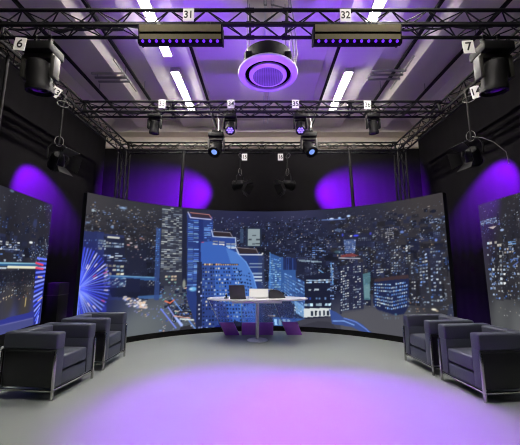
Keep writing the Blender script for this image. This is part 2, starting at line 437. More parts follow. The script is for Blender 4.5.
for x, xr, w, ax in ((-1.27, -1.5, 'left', -.18), (1.30, 1.62, 'right', .35)):
    moving_head('black moving head on a slanted hanger, aiming its pale blue lens forward on the %s' % w, (x, 7.9, 5.06), 1.1, (ax, -.75, -1), G3, 'spot', M_grey)
    h = thing('drop_arm', 'slanted black hanger holding the %s moving head below its ceiling rail' % w, 'hanger', (x, 7.9, 5.06), 0, 'slanted hangers')
    MB().tube([(-.1, 0, .03), (.1, 0, .03)], .03, 10).build('cross_tube', M_truss, h)
    MB().tube([(0, 0, .04), (xr-x, 0, .81)], .026, 10).build('arm', M_truss, h)
    MB().tube([(.05, -.03, .02), (.07, -.04, .25), (.02, -.02, .5)], .012, 6).build('safety_strap', M_white, h)

# ------------------------------------------------------------------ wash lights with flaps, hung on drop poles
def flap_light(label, top, zhead, aim, flapside, violet, group):
    """top: point on the truss; the fixture hangs at zhead; aim: beam direction"""
    t = thing('flap_spotlight', label, 'stage light', top, 0, group)
    dz = zhead-top[2]
    m = MB(); m.tube([(-.03, 0, .02), (.03, 0, .02)], .04, 12); m.box((-.02, -.025, -.09), (.02, .025, 0), .004); m.build('clamp', M_black, t)
    MB().tube([(0, 0, -.05), (0, 0, dz+.33)], .02, 10).build('drop_pole', M_black, t)
    m = MB(); a = Vector(aim).normalized(); sd = a.cross(Vector((0, 0, 1))).normalized()
    c = Vector((0, 0, dz))
    m.tube([c+sd*.16, c+sd*.16+Vector((0, 0, .2)), c+sd*.1+Vector((0, 0, .3)), c-sd*.1+Vector((0, 0, .3)), c-sd*.16+Vector((0, 0, .2)), c-sd*.16], .014, 8)
    m.build('yoke', M_black, t)
    mt = frame_to(c, aim)
    MB().lathe([(0, -.16), (.07, -.16), (.1, -.13), (.125, -.02), (.13, .15), (.145, .155), (.145, .19), (.12, .19), (.115, .16), (0, .16)], 28, mt).build('can', M_black, t)
    can = [c for c in t.children if c.name.startswith('can')][0]
    MB().lathe([(0, .02), (.07, .014), (.108, 0)], 20, mt @ Matrix.Translation((0, 0, .165))).build('lens', M_glint if violet else M_lens, can)
    f = Vector(flapside).normalized()
    bm0 = frame_to(c+f*.13, f)
    for q in range(4):
        rot = Matrix.Rotation(q*PI/2, 4, 'Z')
        tilt = Matrix.Translation((0, .115, .02)) @ Matrix.Rotation(R(-38), 4, 'X')
        w0, w1, hgt = .10, .155, .19
        mm = MB(); mm.prism([(-w0, 0), (w0, 0), (w1, hgt), (-w1, hgt)], .004, bm0 @ rot @ tilt @ Matrix(((1, 0, 0, 0), (0, 0, 1, 0), (0, 1, 0, 0), (0, 0, 0, 1))))
        mm.build('flap', M_grey if q == 0 else M_black, can, False)
    m = MB(); pts = []
    for i in range(22):
        u = i/21*2*PI
        pts.append(c+Vector((.07*math.cos(u)*sd.x, .07*math.cos(u)*sd.y, .37+.1*math.sin(u))))
    m.tube(pts, .006, 6); m.build('cable_loop', M_cable, t)
    pts = [Vector((.02+.1*math.sin(u)*sd.x, .1*math.sin(u)*sd.y-.03, -.1-.12*math.sin(u/2)**2)) for u in [i/16*2*PI for i in range(17)]]
    MB().tube(pts, .008, 6).build('cable_loop', M_cable, t)
    return t
GF = 'flap spotlights on drop poles'
flap_light('dark flap spotlight hanging by the left curtain on a drop pole below sign 13', (-4.0+S, 5.45, zc), 3.33, (-1.05, 1.3, -.75), (1, -.2, -.25), True, GF)
flap_light('dark flap spotlight hanging by the right curtain on a drop pole below sign 14', (4.0-S, 5.28, zc), 3.36, (1.05, 1.3, -.75), (-1, -.2, -.25), True, GF)
flap_light('dark flap spotlight hanging before the back curtain below sign 15', (-.62, YT3-S, zc), 3.62, (-1.6, 1, -.02), (1, -.3, -.5), False, GF)
flap_light('dark flap spotlight hanging before the back curtain below sign 16', (.72, YT3-S, zc), 3.62, (1.6, 1, -.02), (-1, -.3, -.5), False, GF)

# ------------------------------------------------------------------ number signs
def sign(txt, loc, label, w=.15, h=.2, rz=0., ry=0.):
    t = thing('number_sign', label, 'sign', loc, 0, 'white number signs on the trusses')
    t.rotation_euler = (0, ry, rz)
    MB().box((-w/2, -.004, -h/2), (w/2, .004, h/2), .001, 1).build('card', M_sign, t); card = t.children[0]
    cu = bpy.data.curves.new('digits', 'FONT'); cu.body = txt; cu.align_x = 'CENTER'; cu.align_y = 'CENTER'
    cu.size = h*(.9 if len(txt) == 1 else .78); cu.extrude = .0008; cu.offset = .003
    o = bpy.data.objects.new('digits', cu); C.objects.link(o)
    bpy.context.view_layer.update()
    me = bpy.data.meshes.new_from_object(o.evaluated_get(bpy.context.evaluated_depsgraph_get()))
    bpy.data.objects.remove(o)
    o = bpy.data.objects.new('digits', me); C.objects.link(o); me.materials.clear(); me.materials.append(M_ink)
    o.parent = card; o.location = (0, -.0055, 0); o.rotation_euler = (PI/2, 0, 0)
    if len(txt) > 1: o.scale = (.84, 1, 1)
yf = -S-.032
for txt, x, y, z in SIGNS1:
    sign(txt, (x, y, z), 'white card sign reading %s on the %s truss' % (txt, 'nearest' if y < 5 else 'middle' if y < 7 else 'farthest'))
for a in SIGNS2: sign(*a)

# cables dressed along the nearest and middle trusses
def cable(label, pts, r=.012, m=None):
    P = []
    for i in range(len(pts)-1):
        a, b = Vector(pts[i]), Vector(pts[i+1])
        for k in range(8):
            u = k/8; q = a.lerp(b, u); q.z -= .035*math.sin(PI*u); P.append(q)
    P.append(Vector(pts[-1]))
    tag(MB().tube(P, r, 6).build('rig_cable', m or M_bcable), label, 'cable', 'cables along the trusses')
zl = ZT-S+.04
cable('black cable sagging along the left half of the nearest truss', [(-3.6, YT1, zl), (-3.1, YT1-.02, zl+.03), (-2.7, YT1+.03, zl+.02), (-2.3, YT1, zl+.05), (-1.9, YT1-.03, zl+.02), (-1.5, YT1, zl+.06)], .016)
cable('thicker black cable bundle on the left half of the nearest truss', [(-3.0, YT1+.05, zl+.02), (-2.75, YT1+.04, zl+.06), (-2.4, YT1-.04, zl+.03), (-2.0, YT1+.05, zl+.05)], .028)
cable('black cable sagging along the right half of the nearest truss', [(1.9, YT1, zl), (2.3, YT1+.03, zl+.05), (2.7, YT1-.03, zl+.02), (3.3, YT1, zl+.04)], .016)
cable('black cable sagging along the middle truss', [(-3.2, YT2, zl), (-2.3, YT2+.02, zl+.03), (-.7, YT2, zl+.03), (.8, YT2, zl+.03), (2.4, YT2, zl+.03), (3.4, YT2, zl)], .018)
tag(MB().tube([(4.0-S, 5.28, 3.72), (4.04, 5.2, 3.66), (4.2, 5.15, 3.55), (4.35, 5.1, 3.35), (4.42, 5.15, 3.15)], .007, 6).build('rig_cable', M_cable), 'thin grey cable trailing from the right flap spotlight', 'cable', 'cables along the trusses')

# ------------------------------------------------------------------ LED screens
PAINT = {
 'c': [
  ('bg', [(4.9, 232.2, (62, 60, 64)), (75.9, 226.2, (54, 54, 60)), (78.9, 179.9, (36, 37, 46)), (117.9, 154.0, (26, 30, 48)), (36.4, 50.9, (40, 46, 80)), (107.6, 12.1, (104, 110, 114)), (130.1, 0.4, (100, 106, 110)), (167.9, -4.0, (80, 86, 100)), (302.4, 233.2, (38, 40, 72)), (434.8, 232.3, (48, 50, 80)), (324.7, 191.4, (26, 30, 56)), (433.8, 179.8, (22, 26, 46)), (539.6, 206.8, (38, 40, 60)), (690.4, 230.2, (60, 56, 58)), (685.2, 167.0, (48, 46, 52)), (693.0, 68.6, (50, 50, 56)), (550.2, 11.4, (88, 88, 96)), (622.8, 11.1, (86, 86, 90)), (494.6, 95.6, (22, 26, 50)), (431.0, 33.3, (40, 50, 84)), (284.3, -6.9, (40, 46, 76)), (594.5, 135.0, (30, 32, 48))]),
  ('d', [(-4.9, 230.2), (133.0, 235.7), (137.2, 154.7), (-0.2, 177.9)], 330, 0.7, 2.23, [(170, 185, 215), (130, 150, 190), (205, 205, 210), (120, 150, 215), (180, 160, 140)], 1),
  ('d', [(186.2, 230.9), (499.2, 233.0), (495.8, 132.3), (190.0, 132.1)], 700, 0.63, 1.74, [(170, 185, 215), (130, 150, 190), (205, 205, 210), (120, 150, 215), (180, 160, 140)], 2),
  ('d', [(499.4, 237.3), (717.1, 233.6), (714.0, 129.5), (495.8, 132.3)], 600, 0.63, 1.74, [(170, 185, 215), (130, 150, 190), (205, 205, 210), (120, 150, 215), (180, 160, 140), (90, 95, 110), (110, 115, 130), (130, 140, 160), (80, 95, 130)], 3),
  ('d', [(119.0, 135.1), (715.0, 140.6), (707.2, 54.4), (125.1, 24.3)], 500, 0.63, 1.74, [(170, 185, 215), (130, 150, 190), (205, 205, 210), (120, 150, 215), (180, 160, 140), (110, 150, 225), (80, 120, 200), (150, 180, 240), (190, 210, 245)], 4),
  ('b', (180, 200, 210), (13.1, 214.8), 5.1, 2.2, 0.9),
  ('b', (140, 170, 210), (62.9, 228.0), 9.2, 3.1, 0.8),
  ('b', (130, 160, 210), (47.6, 191.5), 5.3999999999999995, 3.6, 0.8),
  ('b', (140, 170, 220), (4.8, 195.0), 5.0, 2.8000000000000003, 0.7),
  ('city', [(-3.1, 210.5), (133.7, 221.7), (136.8, 162.5), (0.9, 164.9)], 90, (8, 26), (4, 9), [(44, 43, 50), (36, 36, 44), (52, 50, 56), (30, 30, 38)], 0.16, [(170, 185, 215), (130, 150, 190), (205, 205, 210), (120, 150, 215), (180, 160, 140)], 101),
  ('city', [(186.8, 214.1), (499.0, 226.6), (495.8, 132.3), (190.0, 132.1)], 260, (10, 28), (5, 16), [(30, 34, 58), (24, 28, 48), (38, 42, 66), (44, 50, 80), (20, 22, 36)], 0.2, [(170, 185, 215), (130, 150, 190), (205, 205, 210), (120, 150, 215), (180, 160, 140), (110, 150, 225), (80, 120, 200), (150, 180, 240), (190, 210, 245)], 102),
  ('city', [(498.9, 222.3), (717.5, 220.1), (717.0, 129.4), (495.8, 132.3)], 260, (10, 28), (5, 18), [(44, 43, 50), (36, 36, 44), (52, 50, 56), (30, 30, 38), (30, 34, 58), (24, 28, 48), (38, 42, 66), (44, 50, 80), (20, 22, 36)], 0.18, [(170, 185, 215), (130, 150, 190), (205, 205, 210), (120, 150, 215), (180, 160, 140), (170, 185, 205), (140, 160, 190), (200, 205, 210), (110, 130, 170)], 103),
  ('city', [(351.0, 132.8), (526.3, 132.0), (523.2, 56.9), (351.0, 52.8)], 70, (14, 34), (14, 36), [(30, 34, 58), (24, 28, 48), (38, 42, 66), (44, 50, 80), (20, 22, 36)], 0.26, [(110, 150, 225), (80, 120, 200), (150, 180, 240), (190, 210, 245), (170, 185, 205), (140, 160, 190), (200, 205, 210), (110, 130, 170)], 104),
  ('city', [(516.7, 144.3), (717.9, 138.9), (716.5, 58.5), (512.9, 44.7)], 110, (10, 24), (20, 60), [(44, 43, 50), (36, 36, 44), (52, 50, 56), (30, 30, 38), (30, 34, 58), (24, 28, 48), (38, 42, 66), (44, 50, 80), (20, 22, 36)], 0.22, [(170, 185, 205), (140, 160, 190), (200, 205, 210), (110, 130, 170), (110, 150, 225), (80, 120, 200), (150, 180, 240), (190, 210, 245), (225, 228, 230), (200, 210, 220), (160, 180, 205)], 105),
  ('city', [(43.6, 130.2), (137.8, 143.1), (141.6, 66.9), (47.4, 79.5)], 40, (14, 30), (10, 26), [(30, 34, 58), (24, 28, 48), (38, 42, 66), (44, 50, 80), (20, 22, 36)], 0.24, [(170, 185, 205), (140, 160, 190), (200, 205, 210), (110, 130, 170), (110, 150, 225), (80, 120, 200), (150, 180, 240), (190, 210, 245)], 106),
  ('city', [(137.4, 74.6), (220.4, 79.5), (222.4, 12.2), (155.8, 10.2)], 40, (10, 22), (6, 16), [(30, 34, 58), (24, 28, 48), (38, 42, 66), (44, 50, 80), (20, 22, 36)], 0.3, [(170, 185, 205), (140, 160, 190), (200, 205, 210), (110, 130, 170), (110, 150, 225), (80, 120, 200), (150, 180, 240), (190, 210, 245), (220, 180, 140), (130, 210, 210)], 107),
  ('p', (40, 48, 96), [(-3.5, 179.2), (32.8, 181.2), (41.7, 66.6), (3.0, 69.9)]),
  ('p', (46, 56, 104), [(21.1, 178.4), (68.1, 179.0), (81.3, 63.6), (30.2, 67.6)], 0.8),
  ('p', (28, 32, 52), [(33.3, 174.3), (70.3, 173.8), (76.5, 107.6), (38.5, 108.2)], 0.8),
  ('l', (215, 215, 205), 3, [(40.3, 173.2), (59.6, 173.0)]),
  ('w', [(23.6, 168.4), (37.2, 167.8), (38.6, 150.6), (25.1, 150.0)], 4, 4, 0.9, 0.8, 0.7, [(170, 185, 205), (140, 160, 190), (200, 205, 210), (110, 130, 170)], 11),
  ('w', [(37.4, 166.0), (69.1, 164.6), (69.7, 155.6), (38.3, 154.0)], 7, 2, 0.9, 0.9, 0.6, [(170, 185, 205), (140, 160, 190), (200, 205, 210), (110, 130, 170)], 12),
  ('w', [(33.6, 148.7), (73.9, 146.8), (75.0, 130.7), (35.1, 130.1)], 6, 4, 0.55, 0.95, 0.45, [(110, 150, 225), (80, 120, 200), (150, 180, 240), (190, 210, 245), (170, 185, 205), (140, 160, 190), (200, 205, 210), (110, 130, 170)], 13),
  ('w', [(0.4, 171.4), (21.6, 173.3), (23.5, 149.9), (2.3, 148.8)], 6, 5, 0.35, 0.5, 0.4, [(110, 150, 225), (80, 120, 200), (150, 180, 240), (190, 210, 245)], 14),
  ('w', [(36.9, 128.4), (71.8, 125.3), (73.1, 105.9), (38.6, 106.6)], 5, 3, 0.7, 0.8, 0.55, [(200, 190, 150), (150, 180, 210), (225, 225, 205)], 15),
  ('l', (220, 228, 235), 2.6, [(46.3, 138.9), (51.5, 139.0)]),
  ('p', (30, 34, 56), [(75.3, 152.3), (110.3, 153.7), (119.4, 60.9), (81.3, 63.6)], 0.8),
  ('d', [(71.8, 177.5), (136.2, 174.2), (138.3, 131.5), (74.5, 137.8)], 60, 1.05, 2.48, [(215, 215, 220), (200, 150, 150), (150, 170, 200)], 16),
  ('b', (225, 225, 230), (75.8, 172.3), 3.0, 2.0, 0.9),
  ('b', (220, 190, 190), (91.4, 158.5), 3.8000000000000003, 2.9, 0.8),
  ('b', (215, 205, 215), (81.7, 165.4), 3.8000000000000003, 1.9000000000000001, 0.8),
  ('p', (50, 86, 140), [(38.5, 108.2), (134.1, 101.0), (134.4, 95.4), (38.9, 103.2)]),
  ('l', (110, 160, 205), 2, [(38.5, 107.4), (130.3, 102.0)]),
  ('d', [(38.7, 104.9), (80.5, 102.2), (81.5, 86.3), (40.0, 88.2)], 80, 1.05, 2.48, [(170, 200, 220), (110, 170, 200), (235, 235, 235)], 17),
  ('p', (22, 26, 48), [(46.9, 86.2), (140.6, 87.6), (141.8, 63.2), (54.8, 70.6)], 0.8),
  ('p', (28, 32, 60), [(76.9, 102.3), (102.3, 99.9), (103.8, 76.3), (78.6, 77.7)]),
  ('p', (70, 110, 170), [(100.6, 69.3), (145.4, 68.6), (145.6, 63.0), (100.9, 63.9)], 0.8),
  ('d', [(72.0, 71.1), (115.7, 61.1), (116.5, 46.6), (87.5, 49.1)], 70, 1.4, 3.1, [(235, 235, 240), (200, 200, 220), (240, 200, 170), (140, 160, 240)], 18),
  ('d', [(72.0, 71.1), (93.6, 64.4), (117.8, 55.5), (118.4, 46.5), (94.4, 52.0), (74.2, 64.1)], 170, 1.6, 3.6, [(240, 240, 245), (225, 215, 210), (235, 200, 170), (170, 180, 245)], 118),
  ('d', [(79.8, 58.5), (105.5, 47.6), (124.5, 35.1), (117.5, 28.6), (87.7, 45.7)], 60, 1.2, 2.6, [(150, 150, 200), (220, 180, 150), (110, 120, 220)], 119),
  ('b', (235, 200, 170), (116.4, 48.4), 3.1, 1.6, 0.7),
  ('w', [(109.2, 47.2), (142.7, 46.4), (143.7, 26.1), (110.2, 29.4)], 9, 3, 0.5, 0.3, 0.4, [(110, 120, 190), (170, 170, 190)], 19),
  ('wheel', (-2.5, 88.8), 51.9, 64.2, 60, 0, 6.2832, 5),
  ('b', (52, 60, 190), (43.2, 46.9), 5.199999999999999, 16.5, 0.6),
  ('p', (52, 74, 132), [(127.2, 197.2), (136.9, 198.0), (140.1, 59.6), (130.6, 60.2)], 0.8),
  ('w', [(128.2, 195.3), (136.0, 196.0), (135.8, 123.8), (128.2, 123.8)], 2, 18, 0.8, 0.8, 0.55, [(90, 140, 215), (70, 110, 190)], 20),
  ('p', (50, 53, 68), [(136.6, 244.3), (185.7, 243.6), (190.8, 84.2), (140.7, 85.8)]),
  ('p', (30, 34, 56), [(178.5, 242.8), (187.8, 242.7), (193.2, 72.3), (184.2, 72.7)]),
  ('w', [(137.7, 242.4), (177.5, 240.6), (181.7, 112.0), (140.3, 112.3)], 7, 34, 0.62, 1.0, 0.6, [(130, 140, 156), (155, 164, 174), (104, 114, 134), (178, 184, 186)], 21),
  ('w', [(149.3, 106.5), (172.9, 106.2), (172.7, 88.6), (150.1, 89.2)], 4, 3, 0.95, 0.8, 0.5, [(215, 205, 180), (190, 170, 150), (150, 190, 190)], 22),
  ('d', [(140.7, 85.8), (216.0, 87.6), (223.0, -7.2), (145.0, 0.4)], 240, 0.91, 2.23, [(120, 160, 235), (80, 110, 210), (200, 205, 215), (215, 170, 150), (120, 200, 200), (60, 80, 170)], 23),
  ('l', (120, 140, 250), 2.4, [(144.8, 42.6), (175.3, 4.5)]),
  ('l', (150, 165, 250), 2.2, [(158.0, 45.3), (184.9, 7.4)]),
  ('l', (110, 150, 230), 2.2, [(165.0, 61.9), (217.0, -4.8)]),
  ('l', (235, 120, 90), 2.4, [(151.7, 57.0), (161.5, 52.6), (169.1, 57.9)]),
  ('l', (225, 215, 200), 2.2, [(171.9, 36.8), (195.8, 31.4)]),
  ('l', (225, 170, 150), 2.2, [(170.4, 27.5), (202.1, 21.3)]),
  ('l', (230, 240, 235), 2.4, [(182.4, 20.9), (210.2, 16.9)]),
  ('l', (170, 190, 250), 4, [(174.5, 23.4), (186.8, 9.1)]),
  ('b', (30, 28, 44), (185.8, 34.0), 10.0, 2.7, 0.9),
  ('b', (34, 30, 44), (194.0, 25.7), 10.1, 2.8000000000000003, 0.9),
  ('p', (48, 46, 56), [(175.9, -10.4), (185.0, 5.5), (202.6, 7.8), (213.0, -4.5), (217.3, -14.4)]),
  ('b', (215, 220, 190), (187.6, 88.2), 4.1, 12.0, 0.6),
  ('p', (40, 58, 120), [(188.2, 233.2), (243.6, 228.5), (248.4, -12.9), (221.1, -10.9), (194.8, 56.6)]),
  ('p', (28, 42, 104), [(212.6, 226.6), (222.2, 227.2), (227.2, 55.2), (218.0, 55.6)], 0.7),
  ('w', [(190.8, 220.7), (213.9, 220.2), (218.2, 83.5), (193.8, 84.1)], 2, 34, 0.9, 0.92, 0.5, [(80, 120, 215), (110, 155, 235), (140, 185, 240)], 24),
  ('w', [(224.6, 216.6), (242.7, 217.6), (244.0, 166.1), (226.1, 165.7)], 3, 10, 0.7, 0.9, 0.5, [(74, 110, 200), (100, 140, 225)], 25),
  ('l', (205, 205, 240), 2, [(190.2, 235.5), (195.8, 224.3), (239.4, 222.8)]),
  ('p', (52, 42, 58), [(196.5, 233.9), (234.8, 232.4), (239.3, 225.0), (197.9, 225.5)]),
  ('l', (235, 150, 140), 1.3, [(194.4, 234.8), (234.8, 233.2), (241.5, 225.1)]),
  ('b', (225, 90, 120), (223.8, 173.0), 5.1, 1.8, 0.9),
  ('p', (235, 238, 240), [(218.6, 169.7), (222.8, 169.8), (223.1, 159.3), (218.9, 159.2)]),
  ('b', (120, 190, 240), (206.1, 77.8), 10.299999999999999, 6.1, 0.9),
  ('b', (190, 220, 240), (202.1, 78.0), 5.199999999999999, 2.0, 0.9),
  ('p', (44, 70, 144), [(239.7, 208.8), (246.7, 187.5), (292.0, 185.5), (294.6, -7.3), (245.2, -4.9)]),
  ('w', [(224.9, 205.9), (239.8, 206.6), (240.3, 187.3), (225.5, 186.8)], 2, 5, 0.9, 0.9, 0.5, [(120, 170, 240)], 26),
  ('l', (190, 205, 235), 2, [(241.0, 200.2), (244.6, 186.4), (293.1, 184.9), (294.5, 167.1)]),
  ('p', (46, 38, 46), [(244.3, 197.1), (281.0, 196.1), (286.6, 186.9), (247.8, 187.6)]),
  ('l', (170, 165, 180), 1.2, [(244.3, 197.1), (281.0, 196.1), (286.6, 186.9)]),
  ('w', [(272.8, 173.2), (294.4, 173.6), (294.6, 156.3), (273.1, 156.0)], 2, 4, 0.95, 0.9, 0.55, [(170, 205, 240), (220, 230, 240)], 27),
  ('p', (38, 58, 118), [(292.3, 162.7), (351.0, 150.1), (353.1, -4.4), (294.6, -3.3)]),
  ('p', (50, 62, 100), [(342.4, 147.9), (355.4, 147.9), (357.3, -0.3), (342.7, -0.3)], 0.7),
  ('l', (215, 220, 235), 2.2, [(293.4, 164.9), (301.2, 148.8), (351.0, 148.4)]),
  ('p', (48, 40, 46), [(296.7, 163.6), (338.0, 160.9), (343.4, 150.5), (303.3, 151.2)]),
  ('l', (170, 160, 165), 1.2, [(296.7, 163.6), (338.0, 160.9), (343.4, 150.5)]),
  ('b', (240, 240, 240), (352.1, 151.0), 2.7, 2.7, 0.9),
  ('w', [(322.9, 132.8), (351.0, 132.8), (351.0, 90.3), (325.3, 90.4)], 1, 6, 0.9, 1, 0.4, [(170, 195, 235), (200, 215, 235)], 28),
  ('p', (58, 98, 182), [(219.6, 171.8), (238.4, 176.6), (272.9, 164.6), (294.6, 154.1), (316.4, 132.8), (331.7, 105.1), (341.4, 69.4), (344.7, 40.4), (344.8, -16.4), (221.1, -10.9)]),
  ('p', (92, 142, 216), [(272.9, 162.4), (294.6, 153.1), (316.4, 131.7), (331.7, 105.1), (340.4, 69.4), (342.6, 15.9), (304.8, 16.5), (295.4, 94.7)], 0.55),
  ('p', (48, 70, 136), [(216.8, 128.2), (248.1, 128.3), (259.7, -13.6), (217.1, -10.6)], 0.75),
  ('p', (42, 58, 120), [(218.9, 59.5), (275.0, 47.6), (284.4, -14.8), (217.1, -10.6)], 0.6),
  ('l', (120, 170, 240), 1.6, [(294.6, 154.1), (316.4, 132.8), (331.7, 105.1), (341.4, 69.4), (344.7, 36.3)]),
  ('w', [(242.6, 178.9), (270.5, 177.4), (270.7, 166.7), (242.9, 168.2)], 2, 2, 1, 0.8, 0.5, [(210, 205, 200), (190, 190, 200)], 29),
  ('l', (30, 26, 36), 2.4, [(225.1, 127.2), (299.3, 127.4)]),
  ('w', [(227.1, 129.3), (299.2, 129.1), (299.3, 125.1), (227.2, 125.4)], 15, 1, 0.95, 0.6, 0.7, [(235, 200, 150), (225, 160, 90)], 30),
  ('w', [(223.1, 123.1), (303.6, 123.2), (325.9, -8.1), (226.9, -3.6)], 15, 17, 0.93, 0.52, 0.44, [(26, 34, 72), (34, 44, 86), (24, 30, 60)], 31),
  ('w', [(223.1, 123.1), (303.6, 123.2), (325.9, -8.1), (226.9, -3.6)], 15, 17, 0.22, 0.52, 0.46, [(190, 205, 225), (150, 180, 220), (215, 205, 180)], 32),
  ('w', [(297.2, 120.0), (325.2, 111.5), (340.5, 15.9), (309.0, 16.4)], 5, 13, 0.85, 0.55, 0.4, [(30, 52, 112), (40, 70, 140)], 33),
  ('p', (30, 36, 66), [(212.5, 132.3), (222.9, 132.3), (227.2, -11.4), (215.1, -10.4)], 0.9),
  ('w', [(215.5, 103.7), (224.8, 103.6), (228.0, -3.7), (218.9, -3.0)], 2, 12, 0.4, 0.7, 0.4, [(200, 205, 230), (150, 170, 240)], 34),
  ('p', (26, 34, 110), [(237.3, -12.1), (255.2, 2.4), (275.7, 11.4), (296.6, 4.6), (296.8, -15.3)], 0.85),
  ('p', (26, 26, 46), [(271.6, 5.6), (296.5, 10.6), (342.7, -0.3), (351.0, -16.4), (267.9, -14.0)], 0.9),
  ('p', (34, 44, 66), [(314.7, 206.8), (349.9, 207.1), (350.0, 165.3), (315.1, 165.1)]),
  ('p', (140, 155, 162), [(320.3, 204.6), (346.6, 204.9), (346.7, 167.5), (320.5, 167.3)]),
  ('w', [(320.3, 204.6), (346.6, 204.9), (346.7, 167.5), (320.5, 167.3)], 3, 4, 0.7, 0.9, 0.3, [(84, 94, 104)], 35),
  ('p', (70, 96, 130), [(302.7, 204.3), (310.4, 204.5), (310.7, 173.8), (303.1, 173.7)], 0.6),
  ('p', (52, 88, 150), [(368.4, 152.2), (390.1, 143.5), (422.4, 141.2), (423.3, 69.9), (363.8, 69.4)]),
  ('w', [(368.4, 147.9), (392.2, 141.4), (391.6, 73.7), (363.9, 73.6)], 6, 16, 0.75, 0.9, 0.5, [(130, 180, 235), (90, 140, 215), (160, 205, 240)], 36),
  ('p', (30, 40, 84), [(396.5, 142.4), (424.5, 141.2), (426.2, 115.8), (396.3, 115.8)]),
  ('w', [(396.5, 141.4), (424.5, 141.2), (424.1, 115.8), (396.3, 115.8)], 6, 1, 0.8, 0.4, 1, [(44, 66, 124)], 37),
  ('w', [(430.9, 139.1), (479.3, 134.5), (479.2, 130.3), (430.8, 132.7)], 6, 1, 0.9, 0.95, 0.7, [(170, 195, 220)], 38),
  ('l', (90, 150, 225), 1.6, [(368.4, 152.2), (368.1, 73.6)]),
  ('w', [(459.1, 164.2), (488.5, 161.4), (487.8, 140.6), (458.5, 140.9)], 4, 5, 0.6, 0.9, 0.4, [(110, 150, 225), (80, 120, 200), (150, 180, 240), (190, 210, 245)], 39),
  ('l', (120, 180, 240), 2, [(472.5, 115.9), (490.7, 103.7)]),
  ('l', (110, 170, 235), 2, [(497.8, 130.2), (500.3, 85.7)]),
  ('d', [(351.0, 94.5), (444.6, 86.7), (443.0, 13.6), (351.0, 15.9)], 220, 0.91, 1.98, [(90, 140, 210), (140, 180, 220), (60, 90, 160), (190, 205, 220)], 40),
  ('p', (58, 92, 160), [(398.4, 111.5), (444.7, 90.8), (443.4, 29.7), (422.8, 41.2), (397.9, 69.6)], 0.7),
  ('w', [(398.4, 111.5), (444.7, 90.8), (443.2, 21.6), (397.8, 61.3)], 8, 9, 0.7, 0.8, 0.4, [(130, 175, 230), (100, 150, 215)], 41),
  ('p', (26, 30, 52), [(440.8, 103.3), (495.1, 111.8), (496.0, 20.4), (441.0, 13.5)]),
  ('w', [(444.8, 96.0), (494.6, 97.6), (494.4, 89.6), (444.7, 87.7)], 12, 2, 1, 0.96, 0.66, [(170, 205, 245), (215, 230, 245)], 42),
  ('w', [(444.4, 76.4), (494.0, 78.5), (493.9, 74.5), (444.3, 72.3)], 9, 1, 0.9, 0.9, 0.9, [(120, 150, 190), (190, 205, 220)], 43),
  ('w', [(444.0, 60.0), (493.4, 61.5), (493.2, 55.6), (443.9, 53.9)], 8, 1, 0.6, 0.6, 0.7, [(60, 90, 210), (100, 130, 180)], 44),
  ('w', [(439.6, 46.7), (495.0, 49.7), (494.8, 43.8), (439.5, 40.6)], 9, 1, 1, 0.96, 0.9, [(190, 220, 245), (140, 180, 235)], 45),
  ('p', (214, 220, 222), [(439.4, 36.6), (494.7, 39.8), (494.2, 24.2), (439.0, 18.5)]),
  ('w', [(451.7, 32.0), (492.5, 34.8), (492.2, 25.0), (451.5, 22.0)], 5, 1, 1, 0.5, 1, [(40, 50, 70)], 46),
  ('p', (120, 170, 225), [(418.8, 53.4), (439.5, 41.6), (439.0, 17.5), (422.6, 27.0)], 0.8),
  ('w', [(418.8, 53.4), (439.5, 41.6), (439.0, 17.5), (418.4, 30.9)], 5, 4, 0.8, 0.7, 0.5, [(210, 230, 245), (150, 190, 235)], 47),
  ('p', (58, 96, 165), [(372.1, 18.0), (443.1, 15.6), (442.6, -6.2), (376.2, -0.2)], 0.9),
  ('w', [(374.2, 15.9), (411.9, 14.6), (411.7, -0.5), (376.2, 0.8)], 4, 1, 1, 0.62, 0.8, [(190, 225, 250), (160, 205, 245)], 48),
  ('l', (225, 205, 165), 1.6, [(363.7, 21.0), (378.4, 20.0)]),
  ('p', (66, 66, 78), [(413.9, 6.6), (438.9, 15.5), (467.7, 18.8), (492.1, 22.1), (511.5, 9.9), (514.7, -8.8), (430.1, -14.7)]),
  ('p', (52, 52, 64), [(430.4, 1.2), (467.6, 12.8), (491.8, 12.3), (507.1, -1.9), (490.9, -12.8), (434.2, -16.5)], 0.7),
  ('b', (210, 225, 255), (502.0, 222.1), 6.3999999999999995, 3.1, 1),
  ('b', (170, 200, 250), (518.7, 223.0), 4.199999999999999, 2.7, 1),
  ('b', (190, 215, 255), (537.4, 225.7), 4.8999999999999995, 3.0, 1),
  ('l', (110, 140, 210), 1.8, [(481.9, 221.2), (529.9, 220.1)]),
  ('b', (120, 150, 200), (514.7, 198.1), 10.299999999999999, 4.3, 0.5),
  ('p', (34, 38, 62), [(522.6, 191.4), (582.2, 187.6), (580.9, 162.3), (521.6, 164.6)], 0.7),
  ('b', (70, 80, 250), (550.7, 184.5), 7.199999999999999, 2.5, 1),
  ('b', (235, 235, 235), (540.6, 184.2), 3.1, 2.1, 1),
  ('b', (70, 80, 230), (523.7, 187.2), 2.1, 3.8000000000000003, 0.9),
  ('b', (70, 70, 210), (579.3, 186.8), 2.6, 3.3000000000000003, 0.8),
  ('p', (66, 84, 130), [(525.2, 177.8), (550.3, 176.6), (547.1, 149.7), (527.1, 150.2)]),
  ('w', [(525.2, 177.8), (550.3, 176.6), (547.1, 149.7), (527.1, 150.2)], 6, 8, 0.65, 0.7, 0.5, [(150, 175, 220), (190, 200, 225), (110, 140, 210)], 49),
  ('w', [(554.4, 180.4), (579.9, 179.9), (579.5, 172.1), (554.1, 173.4)], 7, 2, 0.8, 0.6, 0.5, [(110, 120, 140)], 50),
  ('p', (120, 60, 64), [(518.8, 146.3), (541.1, 149.4), (556.6, 143.5), (518.6, 141.4)]),
  ('l', (200, 200, 215), 1.8, [(514.5, 140.3), (556.4, 138.6)]),
